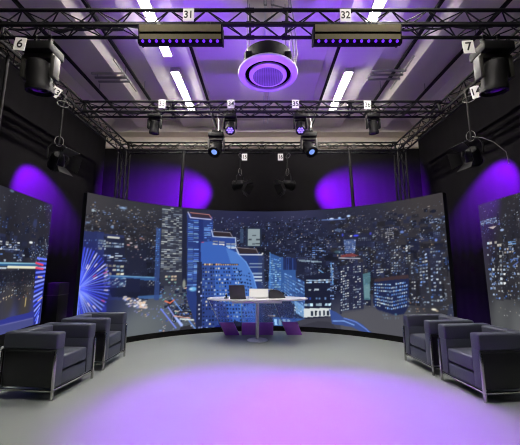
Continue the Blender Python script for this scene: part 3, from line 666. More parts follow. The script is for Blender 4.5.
  ('b', (70, 110, 130), (512.9, 152.6), 10.299999999999999, 4.199999999999999, 0.6),
  ('w', [(582.5, 191.5), (611.2, 194.9), (610.1, 176.0), (583.4, 173.8)], 7, 6, 0.55, 0.6, 0.5, [(150, 150, 155), (120, 120, 130)], 51),
  ('w', [(611.2, 194.9), (624.3, 195.6), (622.8, 173.3), (606.1, 172.5)], 4, 6, 0.75, 0.6, 0.6, [(170, 170, 175)], 52),
  ('p', (34, 38, 66), [(515.9, 124.0), (561.9, 131.7), (559.2, 40.1), (512.3, 29.2)], 0.8),
  ('w', [(516.8, 120.0), (534.0, 124.0), (530.3, 38.0), (513.4, 33.1)], 4, 17, 0.55, 0.7, 0.5, [(225, 228, 230), (200, 210, 220), (160, 180, 205)], 53),
  ('w', [(541.9, 123.9), (557.7, 125.8), (553.7, 43.4), (538.2, 40.5)], 4, 17, 0.5, 0.7, 0.5, [(225, 228, 230), (200, 210, 220), (160, 180, 205)], 54),
  ('w', [(495.8, 132.3), (504.0, 132.2), (501.3, 55.9), (493.2, 55.6)], 2, 14, 0.6, 0.7, 0.5, [(110, 150, 225), (80, 120, 200), (150, 180, 240), (190, 210, 245)], 55),
  ('w', [(557.6, 163.3), (633.5, 170.7), (629.9, 116.4), (555.1, 112.2)], 15, 12, 0.3, 0.5, 0.4, [(170, 185, 205), (140, 160, 190), (200, 205, 210), (110, 130, 170), (90, 95, 110), (110, 115, 130), (130, 140, 160), (80, 95, 130)], 56),
  ('p', (84, 128, 140), [(560.7, 108.4), (575.3, 112.4), (571.6, 59.5), (560.2, 58.9)], 0.8),
  ('p', (130, 165, 170), [(561.6, 87.3), (572.4, 89.6), (571.0, 63.2), (561.3, 62.7)], 0.5),
  ('w', [(586.0, 118.1), (601.1, 120.0), (600.5, 110.7), (585.5, 108.7)], 1, 2, 1, 0.9, 0.4, [(200, 205, 210)], 57),
  ('p', (30, 38, 74), [(581.0, 95.5), (614.3, 98.2), (644.7, 102.5), (641.2, 54.1), (631.6, 39.5), (610.2, 33.8), (585.4, 40.4), (576.9, 54.3)]),
  ('p', (62, 48, 54), [(581.2, 98.3), (611.1, 104.5), (643.4, 108.6), (644.6, 101.6), (614.3, 98.2), (582.8, 93.6)]),
  ('w', [(580.8, 91.7), (612.2, 92.7), (609.0, 42.5), (580.3, 49.1)], 8, 8, 0.92, 0.74, 0.46, [(160, 195, 235), (200, 215, 225), (120, 165, 235)], 58),
  ('w', [(612.2, 92.7), (642.6, 98.1), (637.6, 52.1), (609.0, 42.5)], 8, 8, 0.92, 0.74, 0.46, [(140, 180, 240), (190, 210, 235), (100, 150, 240)], 59),
  ('w', [(585.1, 34.9), (631.8, 42.9), (627.4, 28.8), (591.8, 24.8)], 8, 2, 0.6, 0.6, 0.6, [(150, 185, 215), (110, 160, 200)], 60),
  ('p', (46, 47, 60), [(614.7, 160.7), (636.6, 163.2), (633.2, 112.9), (611.6, 112.7)], 0.6),
  ('w', [(616.4, 158.7), (634.7, 161.5), (631.4, 112.9), (613.5, 112.7)], 4, 10, 0.55, 0.6, 0.5, [(170, 185, 205), (140, 160, 190), (200, 205, 210), (110, 130, 170)], 61),
  ('w', [(641.8, 161.1), (652.4, 162.2), (650.1, 130.5), (639.7, 130.7)], 2, 7, 0.6, 0.6, 0.5, [(170, 185, 205), (140, 160, 190), (200, 205, 210), (110, 130, 170)], 62),
  ('p', (40, 42, 58), [(650.6, 137.5), (659.2, 137.3), (653.1, 55.2), (644.6, 54.4)], 0.5),
  ('w', [(650.1, 130.5), (658.7, 130.4), (653.1, 55.2), (644.6, 54.4)], 2, 14, 0.5, 0.6, 0.45, [(225, 228, 230), (200, 210, 220), (160, 180, 205)], 63),
  ('p', (42, 44, 62), [(665.5, 152.7), (679.1, 153.7), (676.0, 54.1), (659.5, 52.5)], 0.5),
  ('w', [(665.3, 149.3), (679.0, 152.1), (676.5, 60.7), (660.0, 59.2)], 3, 16, 0.5, 0.7, 0.45, [(225, 228, 230), (200, 210, 220), (160, 180, 205), (110, 150, 225), (80, 120, 200), (150, 180, 240), (190, 210, 245)], 64),
  ('p', (42, 44, 62), [(684.3, 156.8), (700.7, 157.5), (696.9, 59.5), (677.8, 57.6)], 0.5),
  ('w', [(684.2, 155.2), (700.6, 155.9), (696.9, 59.5), (677.8, 57.6)], 4, 17, 0.45, 0.7, 0.45, [(225, 228, 230), (200, 210, 220), (160, 180, 205), (110, 150, 225), (80, 120, 200), (150, 180, 240), (190, 210, 245)], 65),
  ('b', (120, 150, 240), (695.0, 166.2), 2.7, 3.4, 0.9),
  ('b', (120, 150, 230), (638.1, 185.0), 4.699999999999999, 3.4, 0.8),
  ('d', [(678.1, 204.0), (712.4, 199.3), (711.8, 192.8), (677.5, 197.1)], 40, 0.98, 1.86, [(150, 180, 220), (200, 210, 225)], 66),
  ('d', [(640.7, 71.2), (669.4, 73.2), (667.3, 46.7), (638.7, 43.7)], 50, 0.98, 1.86, [(160, 180, 190), (200, 150, 110), (130, 150, 180)], 67),
  ('b', (240, 235, 215), (682.2, 52.4), 5.5, 2.4, 1),
  ('b', (210, 190, 160), (686.8, 50.5), 3.3000000000000003, 1.7000000000000002, 0.8),
  ('p', (46, 54, 84), [(706.3, 62.0), (720.7, 71.0), (719.1, 37.9), (699.4, 35.0)], 0.6),
  ('d', [(693.7, 76.5), (719.9, 78.5), (719.1, 37.9), (690.0, 33.7)], 30, 0.7, 1.61, [(170, 185, 215), (130, 150, 190), (205, 205, 210), (120, 150, 215), (180, 160, 140)], 68),
  ('p', (84, 84, 92), [(516.4, 35.2), (574.5, 45.0), (631.1, 32.6), (628.3, -8.3), (514.5, -12.6)], 0.75),
  ('p', (56, 80, 150), [(490.6, 37.7), (504.4, 32.6), (519.8, 22.0), (535.4, 21.3), (554.1, 13.7), (575.6, -4.0), (560.8, -4.0), (534.7, 6.2), (495.6, 8.7)], 0.85),
  ('l', (130, 170, 240), 2, [(497.8, 14.7), (519.6, 16.3), (538.7, 10.3)]),
  ('l', (110, 140, 225), 1.8, [(519.8, 22.0), (542.8, 16.3), (561.2, 5.2), (571.9, -4.4)]),
  ('b', (200, 220, 245), (543.8, -4.0), 5.8, 1.9000000000000001, 0.9),
 ],
 'l': [
  ('bg', [(27.1, 236.1, (46, 46, 54)), (93.6, 225.0, (42, 42, 50)), (161.7, 207.7, (38, 38, 48)), (62.4, 174.6, (34, 34, 42)), (96.4, 133.3, (32, 36, 54)), (104.8, 88.5, (34, 34, 42)), (84.4, 55.2, (62, 60, 62)), (126.0, 51.0, (64, 60, 60)), (93.2, 7.0, (66, 70, 130)), (165.0, 8.7, (56, 60, 130))]),
  ('city', [(25.8, 194.3), (180.6, 206.4), (189.0, 122.5), (39.4, 119.6)], 50, (10, 24), (8, 22), [(30, 34, 58), (24, 28, 48), (38, 42, 66), (44, 50, 80), (20, 22, 36)], 0.2, [(170, 185, 205), (140, 160, 190), (200, 205, 210), (110, 130, 170), (110, 150, 225), (80, 120, 200), (150, 180, 240), (190, 210, 245)], 108),
  ('city', [(41.7, 106.8), (149.9, 106.1), (152.9, 55.9), (50.5, 58.7)], 40, (10, 24), (6, 12), [(44, 43, 50), (36, 36, 44), (52, 50, 56), (30, 30, 38)], 0.2, [(170, 185, 205), (140, 160, 190), (200, 205, 210), (110, 130, 170)], 109),
  ('city', [(-18.4, 194.0), (29.8, 196.7), (55.1, 58.2), (6.4, 56.0)], 30, (10, 24), (8, 22), [(30, 34, 58), (24, 28, 48)], 0.2, [(170, 185, 205), (140, 160, 190), (200, 205, 210), (110, 130, 170), (110, 150, 225), (80, 120, 200), (150, 180, 240), (190, 210, 245)], 112),
  ('d', [(-26.1, 237.1), (21.9, 239.7), (55.1, 58.2), (6.4, 56.0)], 60, 1, 2.4, [(170, 185, 215), (130, 150, 190), (205, 205, 210), (120, 150, 215), (180, 160, 140)], 14),
  ('d', [(17.7, 238.5), (174.6, 237.7), (178.3, 178.5), (31.6, 162.6)], 110, 0.7, 1.98, [(170, 185, 215), (130, 150, 190), (205, 205, 210), (120, 150, 215), (180, 160, 140)], 1),
  ('d', [(131.4, 239.0), (181.6, 241.3), (184.9, 224.4), (134.4, 223.4)], 30, 0.84, 1.86, [(170, 200, 230), (120, 150, 190)], 2),
  ('b', (120, 150, 190), (55.1, 241.6), 7.5, 2.8000000000000003, 0.7),
  ('b', (54, 62, 100), (129.9, 194.8), 8.4, 9.7, 0.8),
  ('b', (235, 240, 240), (124.1, 158.2), 7.6, 3.1, 1),
  ('w', [(33.0, 154.7), (92.1, 156.4), (95.1, 140.4), (35.9, 138.7)], 8, 4, 0.7, 0.95, 0.5, [(215, 220, 225), (130, 150, 190)], 3),
  ('w', [(36.5, 135.5), (110.2, 135.7), (113.0, 121.0), (39.4, 119.6)], 9, 3, 0.4, 0.7, 0.5, [(110, 150, 225), (80, 120, 200), (150, 180, 240), (190, 210, 245), (170, 185, 205), (140, 160, 190), (200, 205, 210), (110, 130, 170)], 4),
  ('d', [(115.6, 154.7), (190.2, 156.3), (189.0, 122.5), (127.9, 121.3)], 80, 1.05, 2.48, [(120, 170, 220), (180, 205, 225), (60, 100, 180)], 5),
  ('p', (44, 92, 140), [(39.4, 119.6), (160.7, 119.9), (161.9, 114.0), (40.4, 114.0)]),
  ('l', (150, 200, 220), 2.2, [(39.7, 118.0), (160.9, 119.0)]),
  ('l', (235, 232, 205), 4.5, [(69.0, 111.7), (152.3, 111.0)]),
  ('l', (200, 215, 225), 3, [(41.1, 110.0), (64.4, 110.0)]),
  ('p', (26, 28, 40), [(42.0, 105.2), (149.9, 106.1), (147.0, 86.8), (45.5, 86.0)], 0.8),
  ('d', [(41.1, 110.0), (143.4, 106.1), (151.0, 48.5), (51.7, 52.2)], 120, 0.84, 1.98, [(150, 165, 195), (210, 205, 200), (190, 120, 100), (100, 120, 170)], 6),
  ('p', (30, 32, 48), [(45.5, 86.0), (143.4, 88.9), (135.7, 79.8), (47.0, 78.0)], 0.5),
  ('w', [(50.5, 58.7), (103.2, 67.3), (104.5, 60.2), (52.0, 50.6)], 8, 2, 0.5, 0.4, 0.5, [(220, 200, 170)], 7),
  ('l', (180, 160, 110), 3, [(128.4, 54.4), (128.1, 39.9)]),
  ('p', (48, 54, 140), [(56.7, 24.8), (158.3, 26.7), (164.6, -6.4), (61.4, -1.1)]),
  ('p', (80, 84, 130), [(58.4, 15.1), (157.6, 13.6), (161.2, -5.8), (61.4, -1.1)], 0.7),
  ('l', (110, 110, 170), 1.6, [(58.3, 15.9), (157.6, 13.6)]),
  ('p', (30, 34, 120), [(146.6, 106.1), (189.0, 122.5), (179.1, -13.0), (163.8, -2.5)], 0.8),
  ('l', (110, 130, 255), 4.2, [(150.7, 129.4), (184.3, 127.6)]),
  ('l', (80, 100, 245), 4.2, [(150.9, 119.9), (183.6, 119.2)]),
  ('l', (235, 70, 100), 4, [(147.3, 119.9), (172.0, 116.0)]),
  ('l', (150, 165, 255), 4.2, [(151.2, 110.5), (182.9, 110.8)]),
  ('l', (235, 70, 100), 4, [(149.1, 110.5), (173.5, 107.8)]),
  ('l', (110, 130, 255), 4.2, [(151.5, 101.2), (182.2, 102.5)]),
  ('l', (80, 100, 245), 4.2, [(151.8, 91.8), (181.6, 94.3)]),
  ('l', (225, 190, 160), 3, [(159.1, 92.6), (173.1, 91.5)]),
  ('l', (150, 165, 255), 4.2, [(152.1, 82.6), (180.9, 86.1)]),
  ('l', (110, 130, 255), 4.2, [(152.3, 73.3), (180.2, 77.9)]),
  ('l', (80, 100, 245), 4.2, [(152.6, 64.1), (179.5, 69.8)]),
  ('l', (150, 165, 255), 4.2, [(152.9, 54.9), (178.9, 61.7)]),
  ('l', (110, 130, 255), 4.2, [(153.2, 45.7), (178.2, 53.7)]),
  ('l', (225, 190, 160), 3, [(168.1, 45.1), (180.9, 50.5)]),
  ('l', (80, 100, 245), 4.2, [(156.4, 36.2), (177.6, 45.8)]),
  ('l', (150, 165, 255), 4.2, [(159.6, 26.7), (176.9, 37.8)]),
  ('l', (110, 130, 255), 4.2, [(162.9, 17.1), (176.3, 30.0)]),
  ('l', (80, 100, 245), 4.2, [(166.2, 7.5), (175.6, 22.2)]),
  ('l', (150, 165, 255), 4.2, [(169.5, -2.2), (175.0, 14.4)]),
  ('l', (110, 130, 255), 4.2, [(172.8, -12.0), (174.3, 6.7)]),
  ('l', (80, 100, 245), 4.2, [(176.2, -21.8), (173.7, -1.0)]),
 ],
 'r': [
  ('bg', [(18.5, 239.7, (46, 44, 50)), (95.9, 243.4, (44, 42, 48)), (24.5, 186.6, (34, 33, 38)), (84.7, 170.8, (36, 36, 46)), (10.4, 95.8, (48, 48, 54)), (73.4, 98.2, (50, 50, 54)), (25.2, 19.4, (84, 86, 88)), (70.7, 9.6, (94, 96, 98))]),
  ('city', [(0.1, 217.2), (112.1, 221.6), (87.6, 63.9), (9.7, 55.9)], 90, (8, 20), (14, 44), [(44, 43, 50), (36, 36, 44), (52, 50, 56), (30, 30, 38)], 0.2, [(170, 185, 205), (140, 160, 190), (200, 205, 210), (110, 130, 170), (110, 150, 225), (80, 120, 200), (150, 180, 240), (190, 210, 245), (225, 228, 230), (200, 210, 220), (160, 180, 205)], 110),
  ('city', [(101.0, 232.9), (204.2, 241.2), (178.3, 73.2), (73.2, 53.6)], 70, (8, 20), (14, 44), [(44, 43, 50), (36, 36, 44), (52, 50, 56), (30, 30, 38)], 0.2, [(170, 185, 205), (140, 160, 190), (200, 205, 210), (110, 130, 170), (110, 150, 225), (80, 120, 200), (150, 180, 240), (190, 210, 245), (225, 228, 230), (200, 210, 220), (160, 180, 205)], 111),
  ('d', [(103.7, 250.9), (205.8, 251.4), (171.5, 29.3), (69.0, 26.7)], 120, 1, 2.4, [(170, 185, 215), (130, 150, 190), (205, 205, 210), (120, 150, 215), (180, 160, 140), (90, 95, 110), (110, 115, 130), (130, 140, 160), (80, 95, 130)], 13),
  ('d', [(-0.6, 252.2), (117.5, 256.5), (103.9, 169.0), (0.2, 178.6)], 170, 0.7, 1.74, [(170, 185, 215), (130, 150, 190), (205, 205, 210), (120, 150, 215), (180, 160, 140), (90, 95, 110), (110, 115, 130), (130, 140, 160), (80, 95, 130)], 1),
  ('w', [(0.5, 219.3), (46.0, 220.2), (49.3, 207.7), (1.8, 208.4)], 9, 4, 0.75, 0.9, 0.6, [(120, 150, 180), (160, 185, 205), (80, 100, 130)], 2),
  ('p', (190, 180, 170), [(21.4, 202.5), (46.0, 203.2), (34.5, 197.7)]),
  ('b', (170, 195, 240), (57.2, 192.8), 6.3999999999999995, 3.0, 0.9),
  ('b', (100, 110, 210), (51.5, 205.4), 5.1, 2.0, 0.7),
  ('w', [(14.0, 173.2), (41.3, 172.9), (40.5, 167.8), (13.2, 168.3)], 4, 1, 1, 0.95, 0.9, [(215, 210, 200), (180, 200, 215)], 3),
  ('w', [(40.4, 167.0), (58.1, 166.5), (57.4, 161.8), (39.6, 162.1)], 3, 1, 1, 0.95, 0.9, [(220, 215, 205)], 4),
  ('w', [(68.4, 170.4), (86.9, 170.6), (84.9, 158.0), (66.4, 157.4)], 2, 3, 0.9, 0.95, 0.5, [(120, 165, 225), (150, 170, 200)], 5),
  ('w', [(56.8, 158.0), (80.5, 158.3), (78.8, 147.3), (55.0, 146.6)], 4, 2, 0.8, 0.7, 0.6, [(200, 190, 180), (150, 165, 200)], 6),
  ('w', [(9.9, 165.2), (101.8, 155.0), (87.6, 63.9), (4.1, 55.3)], 11, 15, 0.22, 0.55, 0.42, [(225, 228, 230), (200, 210, 220), (160, 180, 205), (110, 150, 225), (80, 120, 200), (150, 180, 240), (190, 210, 245)], 7),
  ('w', [(11.7, 140.4), (28.2, 139.8), (23.3, 57.3), (6.9, 55.6)], 2, 9, 0.6, 0.75, 0.5, [(225, 228, 230), (200, 210, 220), (160, 180, 205), (110, 150, 225), (80, 120, 200), (150, 180, 240), (190, 210, 245)], 8),
  ('w', [(42.5, 147.2), (57.4, 146.5), (51.8, 78.7), (34.2, 77.5)], 2, 8, 0.55, 0.7, 0.5, [(225, 228, 230), (200, 210, 220), (160, 180, 205)], 9),
  ('d', [(11.1, 136.3), (98.5, 134.0), (82.8, 32.4), (9.7, 20.7)], 90, 0.84, 1.86, [(170, 185, 210), (200, 180, 150), (110, 140, 210), (205, 205, 205)], 10),
  ('l', (110, 140, 210), 2, [(69.3, 131.1), (77.2, 137.3), (86.1, 137.0)]),
  ('l', (100, 120, 190), 2, [(72.8, 123.7), (85.1, 130.8)]),
 ],
}
def raster(prog, W, H, res):
    """paint the night city shown on a screen, with its veiling glare; units are centimetres on the screen"""
    nu, nv = int(W/res)+1, int(H/res)+1
    U, V = np.meshgrid(np.linspace(0, W, nu), np.linspace(0, H, nv))
    img = np.zeros((nv, nu, 3))
    def put(mask_box, mask, col, a=1.):
        (j0, j1, i0, i1) = mask_box
        sub = img[j0:j1, i0:i1]; k = (mask*a)[..., None]
        sub[:] = sub*(1-k)+np.array(col)*k
    def bbox(pts, pad=0):
        us = [p[0] for p in pts]; vs = [p[1] for p in pts]
        i0 = max(0, int((min(us)-pad)/W*(nu-1))); i1 = min(nu, int((max(us)+pad)/W*(nu-1))+2)
        j0 = max(0, int((min(vs)-pad)/H*(nv-1))); j1 = min(nv, int((max(vs)+pad)/H*(nv-1))+2)
        return j0, max(j0, j1), i0, max(i0, i1)
    def inside(pts, u, v):
        m = np.zeros(u.shape, bool); n = len(pts)
        for k in range(n):
            x0, y0 = pts[k]; x1, y1 = pts[(k+1) % n]
            if y0 == y1: continue
            c = ((y0 > v) != (y1 > v)) & (u < (x1-x0)*(v-y0)/(y1-y0)+x0)
            m ^= c
        return m
    def poly(pts, col, a=1.):
        b = bbox(pts)
        if b[1] <= b[0] or b[3] <= b[2]: return
        put(b, inside(pts, U[b[0]:b[1], b[2]:b[3]], V[b[0]:b[1], b[2]:b[3]]).astype(float), col, a)
    def line(pts, col, w, a=1.):
        for p, q in zip(pts, pts[1:]):
            b = bbox([p, q], w)
            if b[1] <= b[0] or b[3] <= b[2]: continue
            u = U[b[0]:b[1], b[2]:b[3]]; v = V[b[0]:b[1], b[2]:b[3]]
            dx, dy = q[0]-p[0], q[1]-p[1]; L2 = dx*dx+dy*dy+1e-9
            t = np.clip(((u-p[0])*dx+(v-p[1])*dy)/L2, 0, 1)
            d = np.hypot(u-p[0]-t*dx, v-p[1]-t*dy)
            put(b, np.clip(w/2+.5-d, 0, 1), col, a)
    def blob(p, ru, rv, col, a=1.):
        b = bbox([p], max(ru, rv)*1.1)
        if b[1] <= b[0] or b[3] <= b[2]: return
        u = U[b[0]:b[1], b[2]:b[3]]; v = V[b[0]:b[1], b[2]:b[3]]
        d = np.hypot((u-p[0])/ru, (v-p[1])/rv)
        put(b, np.clip((1-d)*2, 0, 1), col, a)
    for op in prog:
        k = op[0]
        if k == 'bg':  # backdrop tones include veiling glare painted into the picture
            num = np.zeros_like(img); den = np.zeros((nv, nu, 1))
            for (u, v, c) in op[1]:
                w = 1/(((U-u)/W*2.2)**2+((V-v)/H)**2+.004)**1.5
                num += w[..., None]*np.array(c); den += w[..., None]
            img[:] = num/den
        elif k == 'p': poly(op[2], op[1], op[3] if len(op) > 3 else 1.)
        elif k == 'l': line(op[3], op[1], op[2])
        elif k == 'b': blob(op[2], op[3], op[4], op[1], op[5])
        elif k == 'w':
            _, q, nx, ny, prob, fx, fy, cols, seed = op
            rnd = random.Random(seed)
            def at(s, t):
                return tuple((q[0][i]*(1-s)+q[1][i]*s)*(1-t)+(q[3][i]*(1-s)+q[2][i]*s)*t for i in (0, 1))
            for j in range(ny):
                rowp = prob*rnd.uniform(.6, 1.4)
                for i in range(nx):
                    if rnd.random() > rowp: continue
                    s0, s1 = (i+.5-fx/2)/nx, (i+.5+fx/2)/nx; t0, t1 = (j+.5-fy/2)/ny, (j+.5+fy/2)/ny
                    c = rnd.choice(cols); g = rnd.uniform(.65, 1.1)
                    poly([at(s0, t0), at(s1, t0), at(s1, t1), at(s0, t1)], [min(255, v*g) for v in c])
        elif k == 'd':
            _, q, n, smin, smax, cols, seed = op
            rnd = random.Random(seed)
            us = [p[0] for p in q]; vs = [p[1] for p in q]
            for _ in range(n):
                p = (rnd.uniform(min(us), max(us)), rnd.uniform(min(vs), max(vs)))
                if not inside(q, np.array([p[0]]), np.array([p[1]]))[0]: continue
                s = smin+(smax-smin)*rnd.random()**2.5
                blob(p, s*rnd.uniform(.8, 1.8), s*.8, rnd.choice(cols), .32+.68*rnd.random()**1.3)
        elif k == 'city':
            _, q, n, wr, hr, bases, prob, cols, seed = op
            rnd = random.Random(seed)
            us = [p[0] for p in q]; vs = [p[1] for p in q]; spots = []
            while len(spots) < n:
                p = (rnd.uniform(min(us), max(us)), rnd.uniform(min(vs), max(vs)))
                if inside(q, np.array([p[0]]), np.array([p[1]]))[0]: spots.append(p)
            spots.sort(key=lambda p: -p[1])
            v0, v1 = min(vs), max(vs)
            for (u, v) in spots:
                near = 1-(v-v0)/(v1-v0+1e-6)
                sc = .35+.65*near
                w = rnd.uniform(*wr)*sc; h = rnd.uniform(*hr)*sc
                base = rnd.choice(bases)
                poly([(u, v), (u+w, v), (u+w, v+h), (u, v+h)], base, .85)
                g = max(1.9, 2.9*sc); pr = prob*rnd.uniform(.3, 1.9); tone = rnd.choice(cols)
                nx = max(1, int(w/(g*1.25))); ny = max(1, int(h/(g*1.3)))
                for i in range(nx):
                    for j in range(ny):
                        if rnd.random() < pr:
                            c = tone if rnd.random() < .7 else rnd.choice(cols)
                            k2 = rnd.uniform(.5, 1.1)
                            x0 = u+w*(i+.18)/nx; y0 = v+h*(j+.25)/ny
                            poly([(x0, y0), (x0+w*.66/nx, y0), (x0+w*.66/nx, y0+h*.5/ny), (x0, y0+h*.5/ny)], [min(255, a*k2) for a in c])
        elif k == 'wheel':
            _, c, ru, rv, n, a0, a1, seed = op
            rnd = random.Random(seed)
            blob(c, ru*1.3, rv*1.3, (24, 26, 110), .8)
            for i in range(n):
                a = a0+(a1-a0)*i/n
                e = (c[0]+ru*math.cos(a), c[1]+rv*math.sin(a))
                col = rnd.choice([(96, 116, 255), (130, 150, 255), (70, 84, 240), (170, 184, 255), (90, 100, 250)])
                line([(c[0]+(e[0]-c[0])*.08, c[1]+(e[1]-c[1])*.08), e], col, rnd.uniform(1.5, 2.5))
                for f in (.62, .8, .95):
                    if rnd.random() < .22:
                        p = (c[0]+(e[0]-c[0])*f, c[1]+(e[1]-c[1])*f)
                        g = (c[0]+(e[0]-c[0])*(f-.1), c[1]+(e[1]-c[1])*(f-.1))
                        line([g, p], rnd.choice([(200, 80, 150), (235, 225, 255), (235, 225, 255)]), 1.8)
            blob(c, ru*.1, rv*.09, (180, 190, 255), .8)
    # slight pixel softness of the video wall
    pad = np.pad(img, ((1, 1), (1, 1), (0, 0)), 'edge')
    img = pad[1:-1, 1:-1]*.5+.125*(pad[:-2, 1:-1]+pad[2:, 1:-1]+pad[1:-1, :-2]+pad[1:-1, 2:])
    s = np.clip(img/255, 0, 1)
    lin = np.where(s <= .04045, s/12.92, ((s+.055)/1.055)**2.4)
    return nu, nv, lin

def led_screen(label, path, L, z0, z1, prog, group, res=1.2, back=.11):
    """path(u 0..1) -> (x, y, nx, ny): point on the lit face, unit normal toward the viewer"""
    t = thing('led_screen', label, 'screen', (*path(.5)[:2], 0), 0, group)
    ox, oy = path(.5)[:2]
    nu, nv, lin = raster(prog, L*100, (z1-z0)*100, res)
    us = np.linspace(0, 1, nu); zs = np.linspace(z0, z1, nv)
    P = np.array([path(u)[:2] for u in us])-np.array([ox, oy])
    co = np.zeros((nv, nu, 3)); co[..., 0] = P[:, 0]; co[..., 1] = P[:, 1]; co[..., 2] = zs[:, None]
    idx = np.arange(nu*nv).reshape(nv, nu)
    quads = np.stack([idx[:-1, :-1], idx[:-1, 1:], idx[1:, 1:], idx[1:, :-1]], -1).reshape(-1, 4)
    me = bpy.data.meshes.new('display')
    me.vertices.add(nu*nv); me.vertices.foreach_set('co', co.ravel())
    me.loops.add(quads.size); me.loops.foreach_set('vertex_index', quads.ravel())
    me.polygons.add(len(quads)); me.polygons.foreach_set('loop_start', np.arange(0, quads.size, 4))
    me.update(calc_edges=True)
    at = me.color_attributes.new('led', 'FLOAT_COLOR', 'POINT')
    rgba = np.ones((nu*nv, 4)); rgba[:, :3] = lin.reshape(-1, 3)
    at.data.foreach_set('color', rgba.ravel())
    me.materials.append(M_led)
    o = bpy.data.objects.new('display', me); C.objects.link(o); o.parent = t
    # cabinet behind the face and plinth below, both following the path
    def shell(name, d0, d1, a, b, m):
        mb = MB(); rings = []
        for u in np.linspace(0, 1, 65):
            x, y, nx, ny = path(u)
            q = [(x-nx*d0-ox, y-ny*d0-oy), (x-nx*d1-ox, y-ny*d1-oy)]
            rings.append([mb.bm.verts.new((*q[0], a)), mb.bm.verts.new((*q[0], b)), mb.bm.verts.new((*q[1], b)), mb.bm.verts.new((*q[1], a))])
        for p, q in zip(rings, rings[1:]):
            for k in range(4): mb.bm.faces.new((p[k], p[(k+1) % 4], q[(k+1) % 4], q[k]))
        mb.bm.faces.new(rings[0]); mb.bm.faces.new(rings[-1][::-1])
        mb.build(name, m, t)
    shell('cabinet', .004, back, z0, z1+.004, M_black)
    shell('plinth', .0, back+.1, .0, z0, M_black)
    return t
ACX, ACY, AR, AH = ARC
def arc_path(u):
    a = AH*(2*u-1)
    return ACX+AR*math.sin(a), ACY+AR*math.cos(a), -math.sin(a), -math.cos(a)
def flat_path(p, q):
    dx, dy = q[0]-p[0], q[1]-p[1]; L = math.hypot(dx, dy)
    return lambda u: (p[0]+dx*u, p[1]+dy*u, dy/L, -dx/L)
GS = 'LED screens showing a night city'
led_screen('huge curved LED screen across the back showing a night city skyline', arc_path, 2*AH*AR, CZ0, CZ1, PAINT['c'], GS)
led_screen('LED screen on the left side showing a dark city and half a Ferris wheel', flat_path(LP, LQ), math.dist(LP, LQ), LZ0, LZ1, PAINT['l'], GS)
led_screen('LED screen on the right side showing dark towers with scattered windows', flat_path(RP, RQ), math.dist(RP, RQ), RZ0, RZ1, PAINT['r'], GS)

# flight case by the left curtain
fc = thing('flight_case', 'tall black flight case between the left screen and the big curved screen', 'case', (-4.66, 6.95, 0), R(4))
MB().box((-.17, -.2, .06), (.17, .2, .97), .012).build('body', M_black, fc)
MB().box((-.172, -.202, .70), (.172, .202, .715), .002, 1).build('lid_band', M_grey, fc)
for sx in (-1, 1):
    for sy in (-1, 1):
        MB().lathe([(0, 0), (.03, 0), (.03, .06), (0, .06)], 12, Matrix.Translation((sx*.12, sy*.15, 0))).build('caster', M_black, fc)

# ------------------------------------------------------------------ armchairs
def make_chair(label):
    t = thing('armchair', label, 'armchair', (0, 0, 0), 0, 'slate leather armchairs with chrome frames')
    hw, ai, D = .30, .185, .305
    for s in (-1, 1):
        a, b = sorted((s*ai, s*(hw+.005)))
        m = MB(); m.box((-D, a, .475), (D, b, .64), .022, 3)
        a2, b2 = sorted((s*ai, s*(hw-.012)))
        m.box((-D+.004, a2, .105), (D-.004, b2, .49), .016, 2)
        m.build('armrest', M_leather, t)
        a3, b3 = sorted((s*(hw-.014), s*(hw-.004)))
        MB().box((-D+.03, a3, .11), (D-.03, b3, .455), .004).build('side_panel', M_leather_dark, t)
        MB().box((-D+.005, min(s*(hw-.006), s*(hw+.012)), .455), (D-.005, max(s*(hw-.006), s*(hw+.012)), .477), .004).build('upper_rail', M_leather_dark, t)
        MB().box((-D+.02, min(s*(hw-.006), s*(hw+.014)), .075), (D-.01, max(s*(hw-.006), s*(hw+.014)), .095), .004).build('side_rail', M_chrome, t)
        for x in (-D+.012, D-.006):
            MB().box((x-.012, s*(hw+.004)-.012, 0), (x+.012, s*(hw+.004)+.012, .462), .005).build('leg', M_chrome, t)
    MB().box((D-.02, -hw, .078), (D-.002, hw, .1), .004).build('front_rail', M_chrome, t)
    MB().box((-D+.002, -hw, .078), (-D+.02, hw, .1), .004).build('rear_rail', M_chrome, t)
    MB().box((-D, -ai+.001, .105), (-D+.15, ai-.001, .635), .022, 3).build('backrest', M_leather, t)
    MB().box((-D+.15, -ai+.003, .25), (D-.008, ai-.003, .395), .026, 3).build('seat_cushion', M_leather, t)
    MB().box((-D+.15, -ai+.002, .102), (D-.012, ai-.002, .232), .012).build('seat_base', M_leather, t)
    return t
spots = CHAIRS
c0 = None
for (x, y, rz, label) in spots:
    if c0 is None: c = c0 = make_chair(label)
    else: c = copy_tree(c0); c['label'] = label
    c.rotation_euler = (0, 0, R(rz))
    c.location = (x-.295*math.cos(R(rz)), y-.295*math.sin(R(rz)), 0)

# ------------------------------------------------------------------ table
tx, ty = -.085, 5.72
tb = thing('pedestal_table', 'white oval pedestal table in front of the big curved screen', 'table', (tx, ty, 0))
def oval(rx, ry, n=72): return [(rx*math.copysign(abs(math.cos(a))**.9, math.cos(a)), ry*math.copysign(abs(math.sin(a))**.9, math.sin(a))) for a in [2*PI*k/n for k in range(n)]]
m = MB(); m.prism(oval(.93, .40), .022, Matrix.Translation((0, 0, .728)))
es = [e for e in m.bm.edges if abs(e.verts[0].co.z-e.verts[1].co.z) < 1e-6]
bmesh.ops.bevel(m.bm, geom=es, offset=.008, segments=3, affect='EDGES')
m.build('tabletop', M_gloss, tb)
MB().box((-.46, -.2, .672), (.44, .22, .728), .012).build('under_frame', M_gloss, tb)
MB().lathe([(0, .026), (.032, .026), (.032, .66), (.07, .672), (0, .672)], 24).build('column', M_satin, tb)
MB().lathe([(0, 0), (.19, 0), (.19, .008), (.05, .026), (0, .026)], 40).build('foot', M_satin, tb)
